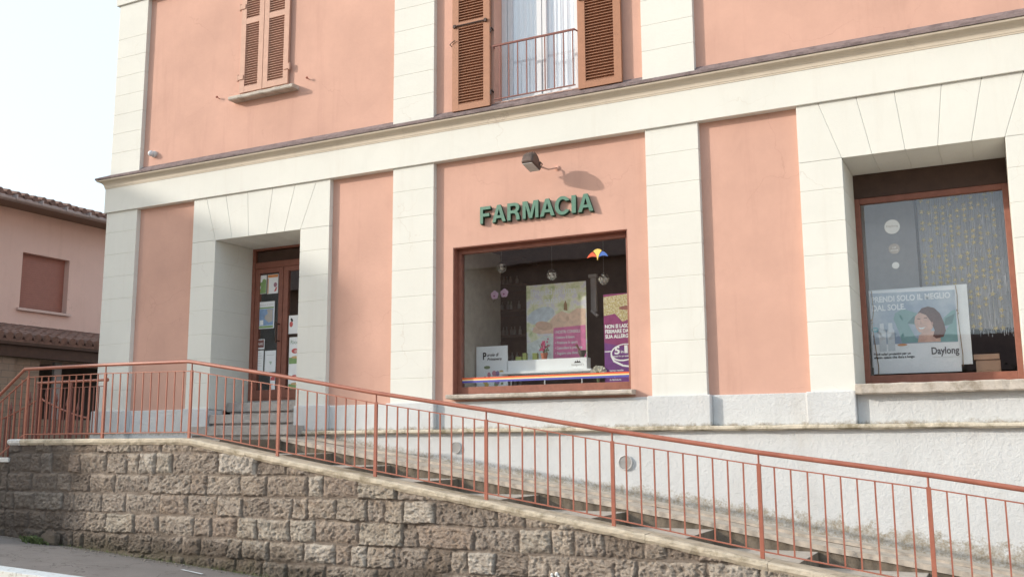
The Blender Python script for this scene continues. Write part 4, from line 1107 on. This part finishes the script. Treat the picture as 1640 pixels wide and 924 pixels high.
# purple poster, right
t = NT('pollen_print'); n = t.noise(60, 4, .8)
M['pollen'] = t.done(t.ramp(n, [(.38, (.22, .10, .12)), (.46, (.50, .42, .12)), (.56, (.60, .55, .42)), (.7, (.85, .82, .70))]), .5)
purple = flat('print_purple', (.27, .045, .16)); violet = flat('print_violet', (.16, .045, .22))
P3_ = poster('poster', .45, -4.09, -3.68, 2.50, 3.53, 'purple poster with white lettering and a white ring at right of the display window', None, purple)
patch(P3_, [(-4.088, 3.28), (-3.95, 3.30), (-3.86, 3.20), (-3.75, 3.24), (-3.682, 3.2), (-3.682, 3.528), (-4.088, 3.5)], .4485, M['pollen'])
patch(P3_, ell(-3.80, 3.36, .10, .025, 14), .4475, flat('fly_print', (.30, .12, .10)))
patch(P3_, [(-4.088, 2.502), (-3.682, 2.502), (-3.682, 2.88), (-4.088, 2.97)], .4485, violet)
for i, s_ in enumerate(('NON SI LASCI', 'FERMARE DALLA', 'SUA ALLERGIA!')): lettering(P3_, s_, -4.075, 3.135 - .058 * i, .447, .058, M['board'], [.30, .37, .34][i], .0022)
for a_, b_, cx, cz, th in ((.165, .098, -3.85, 2.85, .012), ):
    o_ = ell(cx, cz, a_, b_, 36, .12); i_ = ell(cx + .006, cz + .003, a_ - th, b_ - th * 1.1, 36, .12)
    upright('ring', shape_mesh([[(x + 3.85, z - 2.85) for x, z in o_], [(x + 3.85, z - 2.85) for x, z in i_]], 0), M['board'], P3_, (-3.85, .447, 2.85))
patch(P3_, [(-4.02, 2.82), (-3.96, 2.76), (-3.86, 2.71), (-3.69, 2.68), (-3.69, 2.665), (-3.87, 2.69), (-3.98, 2.745)], .447, M['board'], 'swoosh')
patch(P3_, [(-4.085, 2.872), (-4.0, 2.873), (-4.0, 2.862), (-4.085, 2.861)], .4465, M['board'], 'swoosh')
lettering(P3_, '5', -3.965, 2.835, .446, .12, M['board'], .065, .004)
lettering(P3_, 'in', -3.888, 2.845, .446, .045, M['board'], .032, .001)
lettering(P3_, '1', -3.845, 2.845, .446, .12, M['board'], .04, .004)
lettering(P3_, 'azioni in un solo spray', -3.985, 2.80, .446, .03, M['board'], .26, .0006)
for i in range(4): lettering(P3_, ('spray nasale', 'collirio', 'compresse', 'in farmacia')[i], -4.03, 2.64 - .035 * i, .446, .028, M['board'], (.17, .12, .15, .14)[i], .0004)
# crumpled foil globes
t = NT('foil'); M['foil'] = t.done((.75, .76, .74), .22, t.bump(t.noise(18, 3, .6), .9, .05), 1.0)
for i, (x, z, lab) in enumerate(((-5.601, 4.035, 'silver foil globe hanging at top left of the display window, above the orchids'), (-4.898, 3.885, 'silver foil globe hanging just above the large pale poster'), (-4.216, 3.775, 'silver foil globe hanging above the purple poster'))):
    Gb = thing('foil_globe', (x, .8, z), lab, 'ornament', 'silver globes hanging in the display window')
    mb = MB(); mb.ball((x, .8, z), .066, 18, wob=.10); mb.build('globe', M['foil'], Gb)
    mb = MB(); mb.tube((x, .8, z + .05), (x, .8, 4.3), .0015, 4); mb.build('cord', M['grey'], Gb)
# orchid stem with two blossoms
OR = thing('orchid_spray', (-5.63, .8, 3.6), 'two pink orchid blossoms hanging in the dark part of the display window', 'flower')
orc = flat('orchid_pink', (.72, .48, .66)); orcd = flat('orchid_core', (.40, .10, .28))
for x, z in ((-5.700, 3.69), (-5.562, 3.705)):
    mb = MB()
    for a in range(5): mb.ball((x + .028 * math.cos(R(90 + 72 * a)), .80, z + .028 * math.sin(R(90 + 72 * a))), .031, 8, 1, .25, 1)
    bo = mb.build('blossom', orc, OR, at=(x, .8, z)); mb = MB(); mb.ball((x, .785, z - .015), .012, 8); mb.build('core', orcd, bo)
mb = MB(); mb.path([(-5.73, .82, 3.60), (-5.68, .82, 3.66), (-5.56, .82, 3.68), (-5.48, .83, 3.55)], .003, 5); mb.build('stem', M['leaf'], OR)
# potted plant on the white box
PP = thing('potted_plant', (-4.95, .66, 2.832), 'small terracotta pot of pink flowers on the long white box', 'plant')
mb = MB(); mb.lathe([(.030, 0), (.042, .06), (.046, .06), (.046, .075)], (-4.95, .66, 2.832), 14); mb.build('pot', flat('terracotta', (.45, .16, .10)), PP)
mb = MB(); rs = random.Random(6)
for k in range(26): mb.ball((-4.95 + rs.gauss(0, .035), .66 + rs.gauss(0, .02), 2.985 + rs.gauss(0, .032)), .013, 6, wob=.2)
mb.build('blossoms', flat('pink_flower', (.62, .12, .25)), PP)
mb = MB()
for k in range(9): mb.tube((-4.95, .66, 2.90), (-4.95 + rs.gauss(0, .04), .66, 2.97 + rs.uniform(0, .06)), .002, 4)
for k in range(16):
    x, z = -4.95 + rs.gauss(0, .03), 2.94 + rs.gauss(0, .02); mb.add([(x, .65, z), (x + .02, .655, z + .01), (x + .012, .65, z + .03)], [(0, 1, 2)])
mb.build('stems', M['leaf'], PP)
gb = flat('green_box', (.36, .42, .14))
for i, (x, w_, h, lab) in enumerate(((-5.285, .075, .045, 'low green carton at the left end of the long white box'), (-5.205, .045, .085, 'tall green carton second from the left end of the white box'), (-5.065, .06, .08, 'green carton beside the terracotta pot'))):
    mb = MB(); mb.box(x - w_ / 2, x + w_ / 2, .63, .68, 2.832, 2.832 + h); mb.box(x - w_ / 2 + .004, x + w_ / 2 - .004, .629, .63, 2.832 + h * .55, 2.832 + h * .8)
    o = mb.build('carton', gb, None); tag(o, lab, 'carton', 'green cartons on the white box')
MO = thing('mortar', (-4.47, .66, 2.832), 'small dark mortar and pestle on the right end of the white box', 'mortar')
mb = MB(); mb.lathe([(.028, 0), (.024, .015), (.044, .05), (.05, .085), (.044, .085), (.03, .04)], (-4.455, .66, 2.832), 14); mb.build('bowl', flat('dark_stone', (.12, .10, .09)), MO)
mb = MB(); mb.tube((-4.46, .66, 2.87), (-4.52, .64, 2.99), .010, 8, .014); mb.build('pestle', flat('pestle_wood', (.25, .12, .09)), MO)
FL = MB(); rs = random.Random(12)
for k in range(40):
    a, b = rs.uniform(0, 3.14), rs.uniform(-1, 1); l = rs.uniform(.05, .09); FL.tube((-4.16, .42, 2.62), (-4.16 + l * math.cos(a) * 1.1, .42 + b * .04, 2.63 + l * math.sin(a)), .008, 5, .013)
FW = thing('white_flowers', (-4.16, .42, 2.5), 'cream artificial flower bunch in front of the purple poster', 'flowers')
FL.build('petals', flat('cream_petal', (.74, .72, .60)), FW); mb = MB(); mb.tube((-4.16, .42, 2.49), (-4.16, .42, 2.64), .012, 8, .03); mb.build('stem', M['leaf'], FW)
# shelving with bottles at the back left
SV = thing('shop_shelving', (-6.3, 1.9, 2.3), 'dark shelves of small bottles at the back left of the shop', 'shelves')
for z in (2.55, 2.9, 3.25, 3.6, 3.95, 4.3):
    mb = MB(); mb.box(-7.3, -5.75, 1.7, 2.2, z, z + .03); mb.build('shelf_board', flat('shelf_wood', (.16, .11, .09)), SV)
rs = random.Random(4); mb = MB(); 
for z in (2.58, 2.93, 3.28, 3.63, 3.98):
    x = -7.2
    while x < -5.8: mb.lathe([(.022, 0), (.022, .07), (.009, .09), (.009, .12)], (x, 1.78 + rs.uniform(-.02, .02), z), 8); x += rs.uniform(.05, .11)
mb.build('bottles', flat('bottle_grey', (.40, .36, .33)), SV)['kind'] = 'stuff'

# ------------------------------------------------------------------ inside the right window
PB = thing('sun_cream_poster', (-.8, .86, 2.52), 'sun cream poster of a smiling woman with raised arms, tied with twine', 'poster')
mb = MB(); mb.box(-1.24, -.28, .885, .90, 2.60, 3.42); mb.build('backing_board', M['board'], PB, bevel=.004)
mb = MB(); mb.box(-1.225, -.385, .862, .868, 2.53, 3.40); mb.build('front_sheet', M['paper'], PB)
t = NT('sky_print'); M['skyprint'] = t.done(t.ramp(t.noise(5, 4, .6), [(.35, (.30, .37, .48)), (.65, (.50, .56, .62))]), .5)
patch(PB, [(-1.215, 2.84), (-.40, 2.83), (-.395, 3.365), (-1.215, 3.385)], .8605, M['skyprint'])
teal = flat('teal_sleeve', (.22, .38, .38)); teald = flat('teal_sleeve_dark', (.12, .22, .22))
skinp = flat('face_print', (.66, .42, .34)); hair = flat('hair_print', (.13, .055, .045))
# arms behind the head
patch(PB, [(-.98, 3.16), (-.90, 3.20), (-.80, 3.16), (-.72, 3.12), (-.72, 3.02), (-.86, 3.04), (-.80, 2.90), (-.74, 2.845), (-.93, 2.842), (-.96, 2.98), (-1.0, 3.1)], .8598, teal, 'sleeve')
patch(PB, [(-.52, 3.08), (-.44, 3.15), (-.405, 3.16), (-.40, 2.835), (-.60, 2.838), (-.55, 2.90), (-.47, 3.00), (-.53, 3.0)], .8598, teal, 'sleeve')
patch(PB, [(-.87, 3.045), (-.72, 3.03), (-.72, 3.10), (-.80, 3.12)], .8592, teald, 'sleeve_shade')
patch(PB, [(-.52, 3.0), (-.44, 3.02), (-.41, 3.12), (-.50, 3.08)], .8592, teald, 'sleeve_shade')
patch(PB, [(-.78, 2.842), (-.76, 2.92), (-.70, 2.96), (-.60, 2.95), (-.56, 2.88), (-.56, 2.84)], .8586, skinp, 'neck')
hp = [(-.765, 3.14), (-.72, 3.195), (-.66, 3.21), (-.60, 3.19), (-.55, 3.13), (-.52, 3.04), (-.505, 2.95), (-.53, 2.89), (-.60, 2.875), (-.63, 2.90), (-.61, 2.96), (-.64, 3.05), (-.68, 3.12), (-.74, 3.15)]
patch(PB, hp, .8574, hair, 'hair')
patch(PB, [(-.80, 3.05), (-.79, 3.11), (-.75, 3.155), (-.69, 3.17), (-.64, 3.14), (-.62, 3.07), (-.625, 2.99), (-.66, 2.94), (-.71, 2.925), (-.76, 2.95), (-.785, 2.99)], .858, skinp, 'face')
patch(PB, ell(-.755, 3.085, .018, .004, 10, -.2), .857, hair, 'eye'); patch(PB, ell(-.69, 3.09, .020, .004, 10, .1), .857, hair, 'eye')
patch(PB, [(-.765, 3.00), (-.735, 2.992), (-.695, 3.0), (-.72, 2.978), (-.75, 2.98)], .857, M['board'], 'smile')
patch(PB, [(-.735, 3.08), (-.745, 3.03), (-.73, 3.03)], .857, flat('face_shade', (.50, .29, .24)), 'nose')
patch(PB, ell(-.63, 3.03, .010, .018, 10), .857, flat('face_shade', (.50, .29, .24)), 'ear')
for bx in (-1.12, -1.035):
    patch(PB, [(bx - .034, 2.765), (bx + .034, 2.765), (bx + .036, 2.98), (bx + .022, 3.0), (bx + .02, 3.06), (bx - .02, 3.06), (bx - .022, 3.0), (bx - .036, 2.98)], .859, flat('bottle_white', (.66, .69, .72)), 'bottle')
    lettering(PB, '50+', bx - .024, 2.885, .8585, .036, M['grey'], .05, .0005); lettering(PB, 'Daylong', bx - .03, 2.95, .8585, .02, M['grey'], .06, .0003)
patch(PB, ell(-1.19, 2.995, .034, .030, 16), .858, flat('teal_badge', (.16, .40, .46)), 'badge'); lettering(PB, 'NUOVO', -1.19, 2.990, .8572, .02, M['board'], .045, .0004, 'CENTER')
patch(PB, ell(-.93, 2.825, .05, .012, 12), .8584, flat('orange_dash', (.72, .36, .18)), 'dash')
lettering(PB, 'PRENDI SOLO IL MEGLIO', -1.205, 3.285, .858, .085, M['board'], .765, .0028)
lettering(PB, 'DAL SOLE.', -1.205, 3.195, .858, .085, M['board'], .33, .0028)
lettering(PB, 'Daylong', -.655, 2.715, .859, .10, flat('grey_print', (.14, .14, .15)), .26, .0025)
lettering(PB, 'Fluidi solari protettivi per un', -1.215, 2.725, .859, .035, M['black'], .36, .0008)
lettering(PB, 'effetto opaco che dura a lungo.', -1.215, 2.690, .859, .035, M['black'], .40, .0008)
patch(PB, [(-.65, 2.680), (-.39, 2.680), (-.39, 2.683), (-.65, 2.683)], .859, M['grey'], 'rule')
for pts in ([(-1.20, .855, 3.41), (-1.19, .852, 3.2), (-1.215, .852, 3.05), (-1.175, .852, 2.60), (-1.18, .855, 2.52)], [(-.385, .855, 3.41), (-.375, .852, 3.3), (-.385, .852, 3.1), (-.365, .852, 2.7), (-.37, .855, 2.58)]):
    mb = MB(); mb.path(pts, .004, 6); mb.ball((pts[2][0], .85, pts[2][2] + .05), .011, 8, wob=.2); mb.ball((pts[2][0] + .004, .85, pts[2][2] + .02), .009, 8, wob=.2); mb.build('twine', M['string'], PB)
# garland curtain
t = NT('silver_strand'); M['silver'] = t.done((.72, .71, .74), .35, None, .2)
GC = thing('garland_curtain', (-.3, 1.0, 4.4), 'curtain of silver strands with gold flower garlands in the side window', 'curtain')
rs = random.Random(21); mb = MB()
for k in range(84):
    x = -.70 + k * .0098 + rs.uniform(-.004, .004); z1 = 2.86 + rs.uniform(0, .10); zc = 4.45; zz_ = zc
    while zz_ > z1:
        nz = max(z1, zz_ - rs.uniform(.08, .25)); mb.add([(x - .0022, .96 + rs.uniform(0, .02), zz_), (x + .0022, .96, zz_), (x + .0022 + rs.uniform(-.002, .002), .96, nz + .01), (x - .0022, .965, nz + .01)], [(0, 1, 2, 3)]); zz_ = nz
mb.build('strands', M['silver'], GC, fix=False)['kind'] = 'stuff'
t = NT('gold_foil'); M['gold'] = t.done((.66, .54, .25), .45, None, .2)
for k in range(11):
    x = -.66 + k * .068; mb = MB(); z = 4.40 - rs.uniform(0, .15); zl = rs.choice([2.9, 2.95, 3.05, 3.1])
    while z > zl:
        r0 = .026 + .008 * rs.random(); a0 = rs.uniform(0, 72)
        if rs.random() < .80:
            pts = []
            for q in range(10):
                rr = r0 if q % 2 == 0 else r0 * .42; a = R(a0 + 36 * q); pts.append((x + rr * math.cos(a), .945 + .004 * (q % 2), z + rr * math.sin(a)))
            n0 = len(mb.v); mb.add(pts + [(x, .938, z)], [(q, (q + 1) % 10, 10) for q in range(10)])
        z -= r0 * 1.9 if rs.random() < .8 else .12
    mb.tube((x, .95, 4.42), (x, .95, zl), .001, 4)
    mb.build('flower_garland', M['gold'], GC, at=(x, .95, 4.4), fix=False)
mb = MB(); mb.box(-.27, -.035, .93, 1.06, 2.645, 2.70); mb.box(-.255, -.03, .95, 1.05, 2.50, 2.640)
o = mb.build('wooden_box', flat('pale_wood', (.48, .30, .20)), None, bevel=.003); tag(o, 'small pale wooden box with lid on the sill right of the sun cream poster', 'box')
mb = MB(); mb.box(-1.30, .17, .86, 1.6, 2.40, 2.50); mb.build('display_floor', M['beige'], wr)
mb = MB(); mb.box(-1.4, -1.31, .91, 1.4, 2.3, 4.8); mb.box(.175, .25, .91, 1.4, 2.3, 4.8); mb.build('side_panel', M['beige'], wr)
mb = MB(); mb.box(-1.31, .175, 1.35, 1.39, 3.0, 4.75); mb.build('reflection_panel', flat('reflection_grey', (.55, .51, .51)), wr)  # added panel; its grey stands in for sky reflected in the pane

# ------------------------------------------------------------------ notices on the entrance door
def notice(x0, x1, z0, z1, lab, y=.79, **k): return poster('notice', y, x0, x1, z0, z1, lab, 'notices behind the door glass', th=.002, cat='notice', **k)
green = flat('print_green', (.26, .40, .17)); orange = flat('print_orange', (.70, .30, .12)); blue = flat('print_blue', (.26, .38, .58)); red = flat('print_red', (.60, .13, .13))
YN = .7965; YP = YN - .0008
def nt(*a, **k): return notice(*a, y=YN, **k)
n = nt(-9.60, -9.425, 3.985, 4.255, 'green and white notice at the top left of the door glass'); patch(n, [(-9.59, 3.99), (-9.43, 3.99), (-9.43, 4.19), (-9.59, 4.13)], YP, green); patch(n, ell(-9.55, 4.08, .025, .03), YP - .001, M['board']); patch(n, ell(-9.56, 4.03, .03, .025), YP - .0015, orange); patch(n, ell(-9.47, 4.17, .03, .03), YP - .002, green)
n = nt(-9.405, -9.21, 3.975, 4.255, 'white notice with orange heading at the top right of the left door leaf'); patch(n, [(-9.40, 4.21), (-9.215, 4.21), (-9.215, 4.25), (-9.40, 4.25)], YP, orange); patch(n, [(-9.40, 3.98), (-9.385, 3.98), (-9.385, 4.20), (-9.40, 4.20)], YP, orange); patch(n, ell(-9.26, 4.10, .03, .035), YP, flat('mauve', (.38, .2, .25))); patch(n, [(-9.28, 4.0), (-9.25, 4.06), (-9.225, 4.07), (-9.24, 4.01)], YP - .001, red)
n = nt(-9.555, -9.262, 3.475, 3.865, 'framed blue and green map notice in the middle of the left door leaf'); patch(n, [(-9.535, 3.52), (-9.28, 3.52), (-9.28, 3.76), (-9.535, 3.76)], YP, blue); patch(n, [(-9.44, 3.62), (-9.36, 3.56), (-9.29, 3.58), (-9.29, 3.75), (-9.40, 3.75), (-9.38, 3.69), (-9.43, 3.66)], YP - .001, flat('map_land', (.50, .46, .42))); patch(n, [(-9.54, 3.765), (-9.275, 3.765), (-9.275, 3.785), (-9.54, 3.785)], YP, green); patch(n, [(-9.535, 3.485), (-9.28, 3.485), (-9.28, 3.515), (-9.535, 3.515)], YP, green); patch(n, [(-9.525, 3.53), (-9.46, 3.53), (-9.46, 3.60), (-9.525, 3.60)], YP - .001, M['board']); lettering(n, 'farmacie di turno', -9.54, 3.81, YP, .03, M['grey'], .25)
n = nt(-9.60, -9.425, 3.185, 3.325, 'small dark red notice with white frame on the left door leaf'); patch(n, [(-9.59, 3.205), (-9.435, 3.205), (-9.435, 3.315), (-9.59, 3.315)], YP, flat('wine', (.22, .10, .09))); lettering(n, 'ORARI', -9.58, 3.24, YP - .001, .05, M['board'], .13)
n = nt(-9.60, -9.435, 2.865, 3.165, 'plain white typed sheet at lower left of the left door leaf'); [patch(n, [(-9.58, 3.12 - i * .035), (-9.58 + .10 + .01 * (i % 3), 3.12 - i * .035), (-9.58 + .10 + .01 * (i % 3), 3.125 - i * .035), (-9.58, 3.125 - i * .035)], YP, M['grey'], 'text_line') for i in range(6)]
n = nt(-9.41, -9.21, 2.85, 3.155, 'white typed sheet with a faint drawing at lower right of the left door leaf'); patch(n, [(-9.33, 3.0), (-9.27, 3.0), (-9.30, 2.95)], YP, flat('pale_green_print', (.5, .58, .5))); patch(n, [(-9.38, 3.09), (-9.24, 3.09), (-9.24, 3.095), (-9.38, 3.095)], YP, M['grey'], 'text_line')
n = nt(-9.30, -9.21, 2.60, 2.81, 'small notice with a red top at the bottom of the left door leaf'); patch(n, [(-9.295, 2.73), (-9.215, 2.73), (-9.215, 2.80), (-9.295, 2.77)], YP, red)
n = nt(-8.995, -8.70, 3.375, 3.635, 'white notice with a small red figure on the right door leaf'); patch(n, ell(-8.95, 3.51, .03, .04), YP, red); patch(n, ell(-8.94, 3.57, .018, .03, 12, .6), YP - .001, M['black']); patch(n, ell(-8.80, 3.44, .02, .012), YP, green)
n = nt(-8.975, -8.70, 2.575, 3.325, 'tall white and green recipe notice with red meat pictures on the right door leaf'); 
for dz in (0, -.37):
    patch(n, [(-8.97, 2.95 + dz), (-8.71, 2.95 + dz), (-8.71, 3.02 + dz), (-8.97, 3.04 + dz)], YP, green); patch(n, ell(-8.87, 3.13 + dz, .06, .035, 14), YP, red); patch(n, ell(-8.85, 3.125 + dz, .035, .018, 14), YP - .001, flat('meat_pale', (.72, .45, .42))); patch(n, ell(-8.86, 3.04 + dz, .07, .018, 14), YP - .001, flat('bread', (.60, .42, .22)))
lettering(n, 'Ricette', -8.95, 3.23, YP, .075, flat('pale_green_text', (.35, .45, .35)), .23, .0008)

# ------------------------------------------------------------------ what stands across the street
AC = thing('brown_house', (-24, -32, 1), 'plain brown house across the street, seen only mirrored in the display window', 'house')
mb = MB(); mb.box(-46, -11, -44, -31, 0, 10.2); mb.build('wall', M['across'], AC)
mb = MB(); mb.hexa([(-46.6, -44.6, 10.2), (-10.4, -44.6, 10.2), (-10.4, -30.4, 10.2), (-46.6, -30.4, 10.2)], [(-43, -39, 13.5), (-16, -39, 13.5), (-16, -36, 13.5), (-43, -36, 13.5)]); mb.build('roof', M['tile'], AC)
HG = thing('garden_wall_house', (2, -34, 0), 'low brown house behind the trees across the street, seen only as a dark reflection', 'house')
mb = MB(); mb.box(-9.5, 16, -42, -33, -1.5, 4.6); mb.build('wall', M['across'], HG)
mb = MB(); mb.hexa([(-10, -42.5, 4.6), (16.5, -42.5, 4.6), (16.5, -32.5, 4.6), (-10, -32.5, 4.6)], [(-7, -38.5, 6.6), (14, -38.5, 6.6), (14, -37, 6.6), (-7, -37, 6.6)]); mb.build('roof', M['tile'], HG)
SHD = thing('gabled_house', (-36, -11, 1), 'tall gabled house up the street that shades the left end of the facade', 'house')
mb = MB(); mb.box(-48, -28.2, -13, -9, .5, 13.0); mb.build('wall', simple('pale_facade', (.62, .56, .48), .9, var=.1, scale=1), SHD)
mb = MB(); mb.hexa([(-48, -13, 13.0), (-28.2, -13, 13.0), (-28.2, -9, 13.0), (-48, -9, 13.0)], [(-48, -13, 18.0), (-47.9, -13, 18.0), (-47.9, -9, 18.0), (-48, -9, 18.0)]); mb.build('roof', M['tile'], SHD)
rs = random.Random(33)
for i, (tx, ty, hgt_, rad) in enumerate(((-3.5, -27, 6.2, 2.2), (-7.5, -28, 5.0, 2.0), (1.5, -28, 4.8, 2.2), (6.5, -27, 5.2, 2.4))):
    T = thing('street_tree', (tx, ty, gx(tx)), ['tallest bushy tree across the street mirrored in the side window', 'small tree across the street nearest the brown house', 'low rounded tree across the street opposite the side window', 'wide tree across the street right of the low rounded one'][i], 'tree', 'trees across the street')
    mb = MB(); mb.tube((tx, ty, gx(tx) - .15), (tx + .1, ty, hgt_ * .5), .16, 8, .08)
    for q in range(5): a = rs.uniform(0, 6.28); mb.tube((tx + .1, ty, hgt_ * .42), (tx + math.cos(a) * rad * .6, ty + math.sin(a) * rad * .6, hgt_ * .75), .06, 6, .02)
    mb.build('trunk', M['bark'], T)
    mb = MB(); cl = [(tx + rs.gauss(0, rad * .45), ty + rs.gauss(0, rad * .4), hgt_ * .58 + rs.gauss(0, hgt_ * .16)) for _ in range(16)]
    for k in range(4200):
        c_ = rs.choice(cl); p = [c_[j] + rs.gauss(0, .38) for j in range(3)]; s_ = rs.uniform(.07, .17)
        a = Vector((rs.gauss(0, 1), rs.gauss(0, 1), rs.gauss(0, 1))).normalized(); b = a.orthogonal().normalized()
        mb.add([(p[0] - a.x * s_, p[1] - a.y * s_, p[2] - a.z * s_), (p[0] + b.x * s_ * .6, p[1] + b.y * s_ * .6, p[2] + b.z * s_ * .6), (p[0] + a.x * s_, p[1] + a.y * s_, p[2] + a.z * s_), (p[0] - b.x * s_ * .6, p[1] - b.y * s_ * .6, p[2] - b.z * s_ * .6)], [(0, 1, 2, 3)])
    mb.build('crown', M['tree'], T, fix=False)
